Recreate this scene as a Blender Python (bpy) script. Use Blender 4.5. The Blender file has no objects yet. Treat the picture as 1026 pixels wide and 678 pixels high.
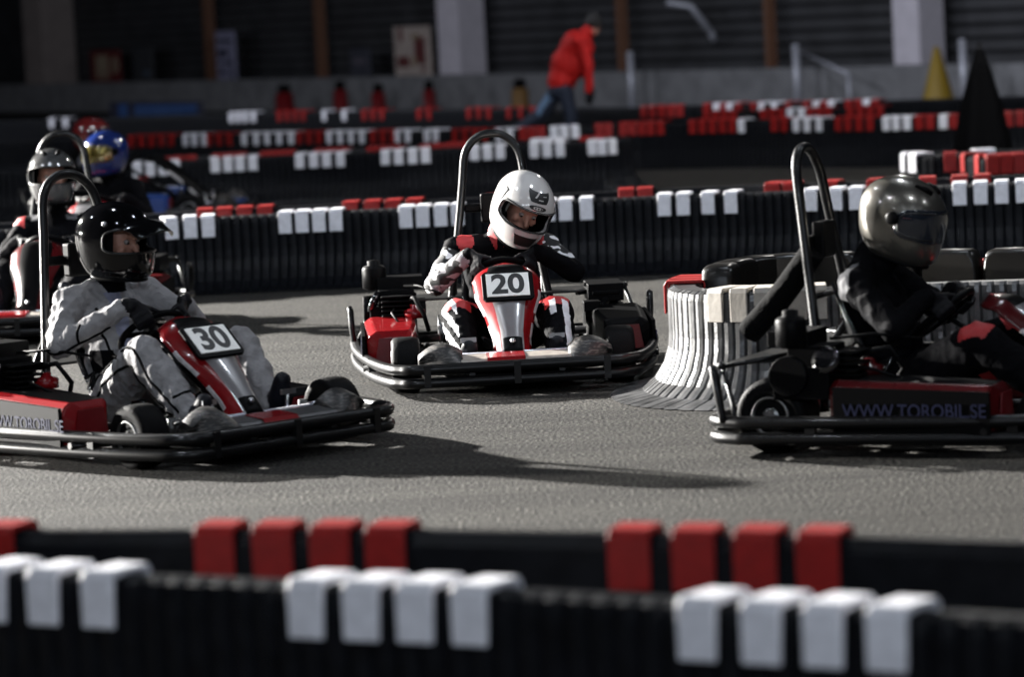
import bpy, bmesh, math, random
import numpy as np
from mathutils import Vector, Matrix
from mathutils.bvhtree import BVHTree
random.seed(7)
SC = bpy.context.scene
COL = SC.collection
PI = math.pi
V = Vector

# ------------------------------------------------------------------ camera
F_PX, CX, CY, CAM_H = 3500.0, 513.0, 339.0, 1.7
PITCH, ROLL = math.atan(328.5 / F_PX), math.radians(3.0)
FW = V((0, math.cos(PITCH), -math.sin(PITCH)))
R0 = V((1, 0, 0)); U0 = V((0, math.sin(PITCH), math.cos(PITCH)))
CR = R0 * math.cos(ROLL) - U0 * math.sin(ROLL)
CU = U0 * math.cos(ROLL) + R0 * math.sin(ROLL)
CAM = V((0, 0, CAM_H))
cd = bpy.data.cameras.new('camera'); cam = bpy.data.objects.new('camera', cd); COL.objects.link(cam)
cam.matrix_world = Matrix(((CR.x, CU.x, -FW.x, 0), (CR.y, CU.y, -FW.y, 0), (CR.z, CU.z, -FW.z, CAM_H), (0, 0, 0, 1)))
cd.sensor_width = 36; cd.lens = F_PX / 1026 * 36; cd.clip_end = 300; cd.clip_start = .1
cd.dof.use_dof = True; cd.dof.focus_distance = 15.6; cd.dof.aperture_fstop = 2.3
SC.camera = cam

def ray(u, v): return (FW * F_PX + CR * (u - CX) + CU * (CY - v)).normalized()
def at(u, v, z=0.0):
    d = ray(u, v); k = (z - CAM_H) / d.z
    return CAM + d * k
def atY(u, v, y):
    d = ray(u, v); return CAM + d * (y / d.y)
def px(p):
    d = V(p) - CAM; z = d.dot(FW)
    return CX + F_PX * d.dot(CR) / z, CY - F_PX * d.dot(CU) / z

# ------------------------------------------------------------------ materials
def hexc(h):
    h = h.lstrip('#'); o = []
    for i in (0, 2, 4):
        c = int(h[i:i + 2], 16) / 255
        o.append(c / 12.92 if c <= .04045 else ((c + .055) / 1.055) ** 2.4)
    return (*o, 1)
MATS = {}
def mat(name, c, rough=.5, metal=0, var=.12, scale=25, bump=0, bscale=60, coat=0, spec=.5, distort=0):
    if name in MATS: return MATS[name]
    m = bpy.data.materials.new(name); m.use_nodes = True
    n, l = m.node_tree.nodes, m.node_tree.links
    b = n['Principled BSDF']
    c = hexc(c) if isinstance(c, str) else (*c, 1)
    b.inputs['Roughness'].default_value = rough; b.inputs['Metallic'].default_value = metal
    b.inputs['Specular IOR Level'].default_value = spec
    b.inputs['Coat Weight'].default_value = coat; b.inputs['Coat Roughness'].default_value = .06
    tc = n.new('ShaderNodeTexCoord')
    nz = n.new('ShaderNodeTexNoise'); nz.inputs['Scale'].default_value = scale; nz.inputs['Detail'].default_value = 4
    l.new(tc.outputs['Object'], nz.inputs['Vector'])
    rp = n.new('ShaderNodeValToRGB')
    rp.color_ramp.elements[0].position = .3; rp.color_ramp.elements[1].position = .7
    rp.color_ramp.elements[0].color = (*[x * (1 - var) for x in c[:3]], 1)
    rp.color_ramp.elements[1].color = (*[min(1, x * (1 + var)) for x in c[:3]], 1)
    l.new(nz.outputs['Fac'], rp.inputs['Fac']); l.new(rp.outputs['Color'], b.inputs['Base Color'])
    if bump:
        bz = n.new('ShaderNodeTexNoise'); bz.inputs['Scale'].default_value = bscale; bz.inputs['Detail'].default_value = 3
        bz.inputs['Distortion'].default_value = distort
        l.new(tc.outputs['Object'], bz.inputs['Vector'])
        bp = n.new('ShaderNodeBump'); bp.inputs['Strength'].default_value = bump; bp.inputs['Distance'].default_value = .02
        l.new(bz.outputs['Fac'], bp.inputs['Height']); l.new(bp.outputs['Normal'], b.inputs['Normal'])
    MATS[name] = m; return m
def mat_patch(name, c1, c2, scale, thr=.5, rough=.7, sharp=.01, stretch=(1, 1, 1), bump=0, c3=None):
    if name in MATS: return MATS[name]
    m = mat(name, (.5, .5, .5), rough); n, l = m.node_tree.nodes, m.node_tree.links
    rp = [x for x in n if x.type == 'VALTORGB'][0]; nz = [x for x in n if x.type == 'TEX_NOISE'][0]
    nz.inputs['Scale'].default_value = scale; nz.inputs['Detail'].default_value = 1.5
    tc = [x for x in n if x.type == 'TEX_COORD'][0]
    mp = n.new('ShaderNodeMapping'); mp.inputs['Scale'].default_value = stretch
    l.new(tc.outputs['Object'], mp.inputs['Vector']); l.new(mp.outputs['Vector'], nz.inputs['Vector'])
    e = rp.color_ramp.elements
    e[0].position = thr - sharp; e[0].color = hexc(c1); e[1].position = thr + sharp; e[1].color = hexc(c2)
    if c3:
        x = e.new(thr + .12); x.color = hexc(c2); x = e.new(thr + .12 + 2 * sharp); x.color = hexc(c3)
    return m

M_RUB = mat('black_tyre_rubber', (.003, .003, .0033), .6, bump=.15, bscale=120, spec=.07)
M_BLK = mat('black_plastic', (.0025, .0025, .0028), .45, spec=.05)
M_BLKG = mat('black_gloss', (.006, .006, .007), .09, coat=1)
M_BSTEEL = mat('black_painted_steel', (.003, .003, .0035), .36, coat=.12, spec=.25)
M_STEEL = mat('bare_steel', (.42, .42, .44), .3, 1)
M_RIM = mat('dull_alloy', (.22, .22, .22), .38, 1)
M_ALU = mat('cast_alloy', (.1, .1, .1), .45, .8, bump=.3, bscale=90)
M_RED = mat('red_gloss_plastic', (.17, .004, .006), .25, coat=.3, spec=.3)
M_RED2 = mat('shaded_red_gloss_plastic', (.055, .003, .004), .25, coat=.3, spec=.3)  # red plastic darkened in colour for the karts in dim light
M_DRED = mat('dark_red_plastic', (.12, .006, .008), .35)
M_GREYP = mat('grey_fairing_plastic', (.16, .155, .16), .3, coat=.3, var=.06)
M_WPL = mat('white_plate', (.85, .84, .80), .4, var=.03)
M_PALE = mat('pale_sticker', (.42, .40, .40), .35, var=.25, scale=40)
M_INK = mat('black_ink', (.005, .005, .005), .5)
M_CLOTHK = mat('black_cloth', (.003, .003, .0033), .85, spec=.04, bump=.5, bscale=14, distort=1.0)
M_GLOVE = mat('black_glove', (.004, .004, .0055), .6, spec=.18, bump=.3, bscale=60)
M_SHOE = mat('dark_shoe', (.004, .0045, .008), .5, spec=.2)
M_SKIN = mat('skin', (.42, .21, .15), .55, var=.08)
M_WCAP = mat('white_cap_plastic', (.62, .62, .66), .5, var=.10, scale=30, bump=.1, bscale=40)
M_RCAP = mat('red_cap_plastic', (.22, .009, .008), .45, spec=.25, var=.12, scale=30, bump=.1, bscale=40)
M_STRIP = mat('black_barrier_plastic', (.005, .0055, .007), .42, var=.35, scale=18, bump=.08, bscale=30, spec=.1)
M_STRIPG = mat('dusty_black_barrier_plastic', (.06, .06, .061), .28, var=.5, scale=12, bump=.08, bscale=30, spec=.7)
M_EYEW = mat('eye_white', (.22, .19, .18), .4); M_EYED = mat('eye_dark', (.02, .012, .01), .2)
M_DIRT = mat_patch('scuffed_black_plastic', '#0c0c0c', '#4a4643', 34, .56, .5, .06, (1, 1, 4))
M_TRAY = mat('beige_grey_plastic', (.27, .24, .21), .45, var=.2)
M_BLUE = mat('blue_gloss_plastic', (.012, .04, .17), .3, coat=.5)

# ------------------------------------------------------------------ mesh builder
class MB:
    def __init__(s): s.bm = bmesh.new(); s.mi = 0
    def _f(s, vs, smooth=True):
        try:
            f = s.bm.faces.new(vs); f.material_index = s.mi; f.smooth = smooth; return f
        except ValueError: return None
    def box(s, c, size, R=None, smooth=False):
        c = V(c); R = R or Matrix.Identity(3); vs = []
        for i in (-1, 1):
            for j in (-1, 1):
                for k in (-1, 1):
                    vs.append(s.bm.verts.new(c + R @ V((i * size[0] / 2, j * size[1] / 2, k * size[2] / 2))))
        for q in ((0, 1, 3, 2), (4, 6, 7, 5), (0, 4, 5, 1), (2, 3, 7, 6), (0, 2, 6, 4), (1, 5, 7, 3)):
            s._f([vs[i] for i in q], smooth)
        return s
    def rings(s, rs, closed=True, cap0=True, cap1=True, loop=False, smooth=True):
        VR = [[s.bm.verts.new(p) for p in r] for r in rs]
        n = len(rs[0]); m = len(VR)
        for i in range(m if loop else m - 1):
            a, b = VR[i], VR[(i + 1) % m]
            for j in range(n if closed else n - 1):
                k = (j + 1) % n
                s._f([a[j], a[k], b[k], b[j]], smooth)
        if closed and not loop:
            if cap0: s._f(VR[0][::-1], False)
            if cap1: s._f(VR[-1], False)
        return VR
    def tube(s, pts, r, n=12, loop=False, rz=None):
        pts = [V(p) for p in pts]; m = len(pts); rs = []; up = None
        for i, p in enumerate(pts):
            a = pts[(i - 1) % m] if (loop or i) else p; b = pts[(i + 1) % m] if (loop or i < m - 1) else p
            t = (b - a).normalized()
            if up is None:
                ref = V((0, 0, 1)) if abs(t.z) < .9 else V((1, 0, 0)); up = (ref - t * ref.dot(t)).normalized()
            else: up = (up - t * up.dot(t)).normalized()
            sd = t.cross(up); ri = r[i] if isinstance(r, (list, tuple)) else r
            rs.append([p + (sd * math.cos(2 * PI * k / n) + up * math.sin(2 * PI * k / n) * (rz or 1)) * ri for k in range(n)])
        s.rings(rs, loop=loop); return s
    def lathe(s, prof, o, ax, n=32, e=None):   # prof: (r, h) along ax
        o = V(o); ax = V(ax).normalized(); ref = V((0, 0, 1)) if abs(ax.z) < .9 else V((1, 0, 0))
        x = (ref - ax * ref.dot(ax)).normalized(); y = ax.cross(x)
        s.rings([[o + ax * h + (x * math.cos(2 * PI * k / n) + y * math.sin(2 * PI * k / n)) * r for k in range(n)] for r, h in prof]); return s
    def cyl(s, a, b, r, n=20):
        a, b = V(a), V(b); s.lathe([(r, 0), (r, (b - a).length)], a, b - a, n); return s
    def prism(s, poly, o, ex, ey, ez, d):      # 2D polygon in ex,ey extruded by d along ez
        o, ex, ey, ez = V(o), V(ex), V(ey), V(ez)
        s.rings([[o + ex * a + ey * b for a, b in poly], [o + ex * a + ey * b + ez * d for a, b in poly]], smooth=False); return s
    def ball(s, c, r, n=16):
        c = V(c); r = (r, r, r) if not isinstance(r, (tuple, list)) else r
        s.rings([[c + V((r[0] * math.sin(PI * (i + .02) / (n + .04)) * math.cos(2 * PI * k / (2 * n)), r[1] * math.sin(PI * (i + .02) / (n + .04)) * math.sin(2 * PI * k / (2 * n)), r[2] * math.cos(PI * (i + .02) / (n + .04)))) for k in range(2 * n)] for i in range(n + 1)])
        return s
    def build(s, name, mats, parent=None, bevel=0, M=None):
        bmesh.ops.recalc_face_normals(s.bm, faces=s.bm.faces[:])
        me = bpy.data.meshes.new(name); s.bm.to_mesh(me); s.bm.free()
        if M is not None: me.transform(M)
        for m in (mats if isinstance(mats, (list, tuple)) else [mats]): me.materials.append(m)
        o = bpy.data.objects.new(name, me); COL.objects.link(o)
        if parent: o.parent = parent
        if bevel:
            bv = o.modifiers.new('bevel', 'BEVEL'); bv.width = bevel; bv.segments = 2; bv.limit_method = 'ANGLE'; bv.angle_limit = .6
        return o
def tag(o, label=None, cat=None, group=None, kind=None):
    if label: o['label'] = label
    if cat: o['category'] = cat
    if group: o['group'] = group
    if kind: o['kind'] = kind
    return o
def empty(name, loc, rz=0):
    o = bpy.data.objects.new(name, None); COL.objects.link(o); o.location = loc; o.rotation_euler = (0, 0, rz); o.empty_display_size = .1
    return o
def text_obj(body, size, m, parent, M, name='lettering', bold=.02, xs=1):
    c = bpy.data.curves.new(name, 'FONT'); c.body = body; c.size = size; c.align_x = 'CENTER'; c.align_y = 'CENTER'
    c.extrude = .0012; c.offset = bold * size
    t = bpy.data.objects.new(name, c); COL.objects.link(t)
    dg = bpy.context.evaluated_depsgraph_get()
    me = bpy.data.meshes.new_from_object(t.evaluated_get(dg)); me.name = name
    bpy.data.objects.remove(t); bpy.data.curves.remove(c)
    me.transform(M @ Matrix.Diagonal((xs, 1, 1, 1))); me.materials.clear(); me.materials.append(m)
    o = bpy.data.objects.new(name, me); COL.objects.link(o); o.parent = parent
    return o
def basis(o, ex, ey, ez):
    ex, ey, ez = V(ex).normalized(), V(ey).normalized(), V(ez).normalized()
    return Matrix(((ex.x, ey.x, ez.x, o[0]), (ex.y, ey.y, ez.y, o[1]), (ex.z, ey.z, ez.z, o[2]), (0, 0, 0, 1)))
def smooth_path(pts, n=8, loop=False):
    pts = [V(p) for p in pts]; out = []; m = len(pts)
    for i in range(m if loop else m - 1):
        if loop: a, b, c, d = pts[(i - 1) % m], pts[i], pts[(i + 1) % m], pts[(i + 2) % m]
        else: a, b, c, d = pts[max(0, i - 1)], pts[i], pts[i + 1], pts[min(m - 1, i + 2)]
        for k in range(n):
            t = k / n
            out.append(.5 * ((2 * b) + (c - a) * t + (2 * a - 5 * b + 4 * c - d) * t * t + (3 * b - a - 3 * c + d) * t ** 3))
    if not loop: out.append(pts[-1])
    return out
def interp(xs, ys, x):
    return float(np.interp(x, xs, ys))

# ------------------------------------------------------------------ setting
def make_floor():
    m = bpy.data.materials.new('asphalt'); m.use_nodes = True; n, l = m.node_tree.nodes, m.node_tree.links
    b = n['Principled BSDF']; b.inputs['Roughness'].default_value = .8; b.inputs['Specular IOR Level'].default_value = .12
    tc = n.new('ShaderNodeTexCoord')
    def noise(sc, det, vec=None, st=None):
        z = n.new('ShaderNodeTexNoise'); z.inputs['Scale'].default_value = sc; z.inputs['Detail'].default_value = det
        if st:
            mp = n.new('ShaderNodeMapping'); mp.inputs['Scale'].default_value = st; mp.inputs['Rotation'].default_value = (0, 0, .12)
            l.new(tc.outputs['Object'], mp.inputs['Vector']); l.new(mp.outputs['Vector'], z.inputs['Vector'])
        else: l.new(tc.outputs['Object'], z.inputs['Vector'])
        return z
    g = noise(62, 2); s1 = noise(1.2, 4, st=(.25, 2.2, 1)); s2 = noise(2.5, 5, st=(.12, 4.5, 1))
    r1 = n.new('ShaderNodeValToRGB'); e = r1.color_ramp.elements
    e[0].position = .42; e[0].color = (.006, .006, .0058, 1); e[1].position = .66; e[1].color = (.085, .080, .072, 1)
    l.new(g.outputs['Fac'], r1.inputs['Fac'])
    r2 = n.new('ShaderNodeValToRGB'); e = r2.color_ramp.elements
    e[0].position = .35; e[0].color = (.75, .75, .75, 1); e[1].position = .65; e[1].color = (1.1, 1.1, 1.08, 1)
    l.new(s1.outputs['Fac'], r2.inputs['Fac'])
    r3 = n.new('ShaderNodeValToRGB'); e = r3.color_ramp.elements
    e[0].position = .38; e[0].color = (.74, .74, .74, 1); e[1].position = .52; e[1].color = (1, 1, 1, 1)
    l.new(s2.outputs['Fac'], r3.inputs['Fac'])
    def mul(a, c):
        x = n.new('ShaderNodeMix'); x.data_type = 'RGBA'; x.blend_type = 'MULTIPLY'; x.inputs['Factor'].default_value = 1
        l.new(a, x.inputs['A']); l.new(c, x.inputs['B']); return x.outputs['Result']
    l.new(mul(mul(r1.outputs['Color'], r2.outputs['Color']), r3.outputs['Color']), b.inputs['Base Color'])
    bp = n.new('ShaderNodeBump'); bp.inputs['Strength'].default_value = .8; bp.inputs['Distance'].default_value = .012
    l.new(g.outputs['Fac'], bp.inputs['Height']); l.new(bp.outputs['Normal'], b.inputs['Normal'])
    q = MB(); q.box((0, 50, -.05), (120, 140, .1)); o = q.build('floor', m); tag(o, kind='structure')
make_floor()

# back wall: oblique low concrete parapet, dark boarded wall above, columns and posts
WL, WR = V((-22.5, 98.5, 0)), V((16.5, 37, 0))
for _ in range(1):
    a, b = at(0, 85, .62), at(1026, 63, .62)
wa, wb = V((a.x, a.y, 0)), V((b.x, b.y, 0))
wd = (wb - wa).normalized(); wn = V((wd.y, -wd.x, 0))     # towards the camera
if wn.y > 0: wn = -wn
wa2, wb2 = wa - wd * 12, wb + wd * 8
WRZ = math.atan2(wd.y, wd.x)
def on_wall(u, off=0.0):       # point of the wall line seen at pixel column u
    lo, hi = -12.0, (wb - wa).length + 8
    for _ in range(50):
        mid = (lo + hi) / 2; p = wa + wd * mid + wn * off
        if px((p.x, p.y, 1.0))[0] < u: lo = mid
        else: hi = mid
    p = wa + wd * lo + wn * off
    return p
M_CONC = mat('grey_concrete', (.13, .132, .138), .85, var=.25, scale=3, bump=.2, bscale=15)
q = MB(); L = (wb2 - wa2).length
q.box((L / 2, .15, .31), (L, .3, .62)); o = q.build('wall_parapet', M_CONC, bevel=.02); o.location = wa2; o.rotation_euler.z = WRZ; tag(o, kind='structure')
M_BOARD = mat('dark_grey_boarding', (.030, .031, .034), .6, var=.3, scale=2)
q = MB()
zz = .35
while zz < 4.2:
    h = .20
    q.prism([(0, 0), (.05, .03), (.05, h - .05), (0, h - .02), (-.05, h - .02), (-.05, 0)], (0, 1.3, zz), (0, -1, 0), (0, 0, 1), (1, 0, 0), L)
    zz += h
q.box((L / 2, 1.42, 2.2), (L, .1, 4.4))
o = q.build('wall_back', M_BOARD); o.location = wa2; o.rotation_euler.z = WRZ; tag(o, kind='structure')
M_LILAC = mat('pale_painted_concrete', (.42, .40, .44), .8, var=.08, scale=4)
M_BRNC = mat('brown_grey_concrete', (.17, .145, .135), .8, var=.1, scale=4)
def column(i, u0, u1, us, m, rot):
    p0, p1 = on_wall(u0, -.75), on_wall(u1, -.75); c = (p0 + p1) / 2; s = 3500 / c.y; w = (u1 - u0) / s / 1.36
    q = MB(); q.box((0, 0, 2.2), (w, w, 4.4)); q.box((0, 0, .12), (w + .06, w + .06, .24))
    o = q.build('trim_%d' % i, m, bevel=.02); o.location = c; o.rotation_euler.z = rot; tag(o, kind='structure')
column(1, 26, 77, 0, M_BRNC, math.radians(38)); column(2, 440, 487, 0, M_LILAC, math.radians(38)); column(3, 896, 946, 0, M_LILAC, math.radians(38))
M_BRN = mat('brown_painted_steel', (.12, .055, .030), .6)
for i, u in enumerate((208, 319, 621, 769)):
    p = on_wall(u, -.9); s = 3500 / p.y
    q = MB(); w = 7 / s
    q.box((0, 0, 2.2), (w, w * .25, 4.4)); q.box((0, w * .55, 2.2), (w * .25, w, 4.4)); q.box((0, w * 1.1, 2.2), (w, w * .25, 4.4))
    o = q.build('trim_%d' % (i + 4), M_BRN); o.location = p; o.rotation_euler.z = WRZ; tag(o, kind='structure')

# things along the wall
M_GALV = mat('pale_galvanised_steel', (.33, .34, .38), .45, .3)
for u, vt, vb, lab in ((631, 54, 112, 'pale steel post right of the bending person in red'), (797, 47, 100, 'pale steel post with a thin sloping rail beside it by the wall'), (964, 42, 94, 'pale steel post right of the yellow cone')):
    p = on_wall(u, .5); s = 3500 / p.y; top = 1.7 - (vt - (10 - .0524 * (u - 513))) / s
    r_ = empty('steel_post', (p.x, p.y, 0)); tag(r_, lab, 'post')
    MB().cyl((0, 0, 0), (0, 0, top), .055).build('post_tube', M_GALV, r_)
    MB().lathe([(.06, 0), (.06, .03), (.03, .05), (.005, .055)], (0, 0, top), (0, 0, 1)).build('post_cap', M_GALV, r_)
    MB().box((0, 0, .012), (.2, .2, .024)).build('base_plate', M_GALV, r_, bevel=.004)
# thin sloping rail
a, b = atY(803, 52, 52), atY(850, 74, 50); q = MB(); q.tube([a, b], .025); q.tube([b, (b.x, b.y, .0)], .025); o = q.build('hand_rail', M_GALV); tag(o, 'thin dull rail sloping down in front of the wall right of a pale post', 'rail')
p = on_wall(690, -.55); a, b, c = atY(668, 2, p.y), atY(692, 6, p.y), atY(712, 32, p.y)
q = MB(); q.tube([a, b, c], .055); q.tube([c, (c.x + .1, c.y + .3, c.z - .2)], .05); o = q.build('wall_strut', M_GALV); tag(o, 'pale bent strut fixed high on the dark boarded wall at the top edge', 'strut')
# cone
M_YEL = mat('yellow_rubber', (.17, .11, .008), .5)
p = on_wall(938, 1.2); s = 3500 / p.y
hgt = 1.7 - (46 - (10 - .0524 * 425)) / s
r_ = empty('traffic_cone', (p.x, p.y, 0)); tag(r_, 'tall yellow cone standing before the right-hand column', 'cone')
MB().lathe([(.27, .04), (.25, .07), (.04, hgt - .02), (.02, hgt)], (0, 0, 0), (0, 0, 1)).build('cone_body', M_YEL, r_)
MB().box((0, 0, .02), (.62, .62, .04)).build('base_plate', M_YEL, r_, bevel=.015)
# folded black cover
p = atY(986, 160, 31.3); s = 3500 / p.y
r_ = empty('folded_parasol', (p.x, p.y, 0)); tag(r_, 'tall dark folded parasol, a black tapering shape at the right edge', 'parasol')
q = MB(); rr = []
for h, r in ((.06, .25), (.12, .26), (.35, .23), (.65, .17), (.95, .09), (1.14, .03)):
    rr.append([V((r * (1 + .12 * math.sin(5 * t)) * math.cos(t), r * (1 + .12 * math.sin(5 * t)) * math.sin(t), h)) for t in [2 * PI * k / 40 for k in range(40)]])
q.rings(rr); q.build('canopy', M_CLOTHK, r_)
MB().cyl((0, 0, .02), (0, 0, 1.19), .02).build('pole', M_BSTEEL, r_)
MB().lathe([(.26, 0), (.26, .05), (.06, .08), (.03, .1)], (0, 0, 0), (0, 0, 1)).build('base', M_BLK, r_)
# red bollards by the wall
for k, (u, vt, w, c, lab) in enumerate(((283, 84, .36, 0, 'dark red stubby bollard with black top, leftmost of the row by the concrete wall'), (339, 80, .27, 0, 'dark red bollard with black top below the brown steel post'), (377, 83, .27, 0, 'dark red bollard with black top left of the beige poster'), (428, 80, .22, 0, 'slim brownish red bollard with black top left of the pale column'), (519, 78, .3, 1, 'brown bollard with black top behind the bending person in red'))):
    p = on_wall(u, 1.1 + .0 * k); s = 3500 / p.y; vh = 10 - .0524 * (u - 513); top = 1.7 - (vt - vh) / s
    r_ = empty('bollard', (p.x, p.y, 0)); tag(r_, lab, 'bollard', 'bollards along the concrete wall')
    MB().lathe([(w * .62, 0), (w * .62, .08), (w * .5, .12), (w * .46, top * .7), (w * .3, top * .74)], (0, 0, 0), (0, 0, 1)).build('body', M_DRED if c == 0 else mat('ochre_brown', (.13, .07, .02), .6), r_)
    MB().lathe([(w * .3, top * .74), (w * .34, top * .78), (w * .34, top * .95), (w * .2, top)], (0, 0, 0), (0, 0, 1)).build('top', M_BLK, r_)
# wall panels (flat boards)
def panel(name, u0, v0, u1, v1, mbase, lab, cat, off=-.6, dec=None, th=.04, frame=None):
    c = on_wall((u0 + u1) / 2, off); s = 3500 / c.y; w = (u1 - u0) / s / max(.5, abs(wd.x) + abs(wd.y) * .14); h = (v1 - v0) / s
    vh = 10 - .0524 * ((u0 + u1) / 2 - 513); zc = 1.7 - ((v0 + v1) / 2 - vh) / s
    r_ = empty(name, (c.x, c.y, zc - h / 2), WRZ); tag(r_, lab, cat)
    MB().box((0, 0, h / 2), (w, th, h)).build('board', mbase, r_, bevel=.004)
    for i, (x, z, ww, hh, m, shape) in enumerate(dec or []):
        q = MB()
        if shape == 'o': q.lathe([(min(ww * w, hh * h) / 2, 0), (min(ww * w, hh * h) / 2, .006)], ((x - .5) * w, -th / 2 - .005, z * h), (0, -1, 0), 28)
        else: q.box(((x - .5) * w, -th / 2 - .004, z * h), (ww * w, .006, hh * h))
        q.build('printed_shape', m, r_)
    if dec is not None and not frame:
        q = MB(); q.box((0, .06, h / 2), (w * .9, .1, .04)); q.box((-w * .3, .03, -.12 + h * .5), (.04, .05, h + .2)); q.box((w * .3, .03, -.12 + h * .5), (.04, .05, h + .2)); q.build('bracket', M_BSTEEL, r_)
    return r_
M_CREAM = mat('cream_print', (.25, .20, .14), .6); M_MAROON = mat('maroon_print', (.10, .025, .025), .6); M_BEIGE = mat('beige_print', (.34, .29, .26), .6, var=.2, scale=5)
M_REDP = mat('dull_red_print', (.10, .012, .012), .6); M_LIL = mat('lilac_board', (.20, .20, .29), .5, var=.2, scale=6); M_DNAVY = mat('dark_navy_print', (.012, .014, .028), .6)
panel('poster', 84, 50, 128, 83, M_REDP, 'small dull red poster with two cream patches, left on the boarded wall', 'poster', dec=[(.4, .5, .42, .7, M_CREAM, 'b'), (.85, .55, .26, .5, M_CREAM, 'o'), (.85, .55, .12, .2, M_REDP, 'o'), (.42, .28, .14, .2, M_MAROON, 'o')])
panel('poster', 129, 46, 158, 82, mat('dim_grey_board', (.03, .032, .036), .6), 'dim dark grey board right of the small red poster', 'board', dec=[(.7, .25, .3, .16, mat('steel_blue_print', (.06, .08, .11), .5), 'b')])
panel('poster', 391, 26, 437, 80, M_BEIGE, 'beige poster with maroon blots left of the pale column', 'poster', dec=[(.72, .55, .3, .5, M_MAROON, 'b'), (.25, .35, .34, .2, M_MAROON, 'b'), (.55, .35, .3, .2, M_CREAM, 'o'), (.2, .85, .1, .25, M_MAROON, 'b'), (.62, .8, .22, .12, M_CREAM, 'b'), (.8, .2, .2, .12, M_MAROON, 'o')])
panel('poster', 348, 48, 374, 80, mat('dim_blue_grey_board', (.035, .037, .05), .6), 'dim blue-grey board left of the beige poster', 'board', dec=[(.5, .6, .6, .18, mat('dim_lilac_print', (.09, .08, .10), .5), 'b')])
panel('notice_board', 214, 31, 240, 85, M_LIL, 'upright lilac board with dark bands right of a brown steel post', 'board', dec=[(.5, .82, .8, .06, M_DNAVY, 'b'), (.35, .6, .5, .12, M_DNAVY, 'b'), (.45, .42, .6, .05, M_DNAVY, 'b'), (.3, .25, .3, .09, M_DNAVY, 'b'), (.8, .3, .1, .4, M_DNAVY, 'b')])
M_BBLUE = mat('dull_blue_print', (.02, .055, .16), .5)
panel('banner', 84, 101, 222, 124, M_DNAVY, 'long dark navy banner with dull blue print low on the left', 'banner', off=5.0, dec=[(.16, .5, .1, .8, M_BBLUE, 'b'), (.62, .55, .66, .62, M_BBLUE, 'b')] + [(.32 + .075 * k, .5 + .03 * (k % 2), .045, .35, mat('pale_blue_print', (.05, .09, .2), .5), 'b') for k in range(9)])

# ------------------------------------------------------------------ track barriers
def path_len(P):
    d = [0.0]
    for i in range(1, len(P)): d.append(d[-1] + (P[i] - P[i - 1]).length)
    return d
def barrier(name, label, plan, toward, H=.48, T=.15, flare=.21, caps=(), pitch=.06, sub=4, group=None, amp=.014, cat='barrier', capw=.085, mstrip=None, shear=0, flap=.125, mwhite=None):
    """plan: list of (x,y) along the top front edge; toward: +1/-1 side of the path the strips face"""
    P = [V((p[0], p[1], 0)) for p in plan]; D = path_len(P); Ltot = D[-1]
    o0 = P[0].copy()
    def pos(s):
        s = max(0, min(Ltot, s)); i = max(0, min(len(P) - 2, int(np.searchsorted(D, s)) - 1))
        f = (s - D[i]) / max(1e-6, D[i + 1] - D[i]); return P[i].lerp(P[i + 1], f)
    def frame(s):
        t = (pos(s + .03) - pos(s - .03)).normalized(); return t, V((t.y, -t.x, 0)) * toward
    root = empty(name, o0); tag(root, label, cat, group)
    prof = [(-T, 0), (-T, H - .03), (-T + .03, H), (-.03, H), (-.006, H - .012), (0, H - .04), (0, .27), (.006, .21), (.028, .14), (.07, .075), (.13, .03), (flare, .004), (flare - .01, 0)]
    if flare < .1: prof = [(-T, 0), (-T, H - .03), (-T + .03, H), (-.03, H), (-.006, H - .012), (0, H - .04), (0, .2), (0.02, .004), (0.01, 0)]
    n = int(Ltot / pitch); rs = []
    offs = [(0, -amp), (.14, 0), (.5, amp * .25), (.86, 0)] if sub == 4 else [(0, -amp), (.2, 0), (.8, 0)]
    for i in range(n + 1):
        for f, d in offs:
            s = min(Ltot, (i + f) * pitch)
            if i == n and f > 0: break
            p = pos(s); t, nn = frame(s)
            rs.append([p - o0 + nn * (a + (d if k >= 3 else 0)) + V((0, 0, b)) for k, (a, b) in enumerate(prof)])
    q = MB(); q.rings(rs, smooth=False); q.build('strip_wall', mstrip or M_STRIP, root)
    o_ = .018
    cp = [(o_, H - flap), (o_, H - .002), (o_ - .012, H + .018), (-T - o_ + .012, H + .018), (-T - o_, H - .002), (-T - o_, H - flap), (-T - o_ + .009, H - flap), (-T - .006, H + .004), (.004, H + .004), (o_ - .009, H - flap)]
    for kind, s, *rest in caps:
        p = pos(s) - o0; t, nn = frame(s); w = rest[0] if rest else capw
        q = MB(); tr = t if t.x > 0 else -t
        q.rings([[p + tr * (e_ * w / 2 + (shear * min(1, max(0, (o_ - a_) / .06)) if b_ > H - .02 or a_ < -.02 else 0)) + nn * a_ + V((0, 0, b_)) for a_, b_ in cp] for e_ in (-1, 1)], smooth=False)
        c = q.build('cap', (mwhite or M_WCAP) if kind == 'w' else M_RCAP, root, bevel=.006); c['label'] = ('white' if kind == 'w' else 'red') + ' cap hooked over the barrier top'
    return root, pos, Ltot
def s_at_u(plan, u, H=.5):
    P = [V((p[0], p[1], 0)) for p in plan]; D = path_len(P); us = [px((p.x, p.y, H))[0] for p in P]
    best = None
    for i in range(len(P) - 1):
        a, b = us[i], us[i + 1]
        if min(a, b) <= u <= max(a, b) and a != b: return D[i] + (D[i + 1] - D[i]) * (u - a) / (b - a)
    return None
def plan_px(pp, z=.5):
    return [tuple(at(u, v, z)[:2]) for u, v in pp]
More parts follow.
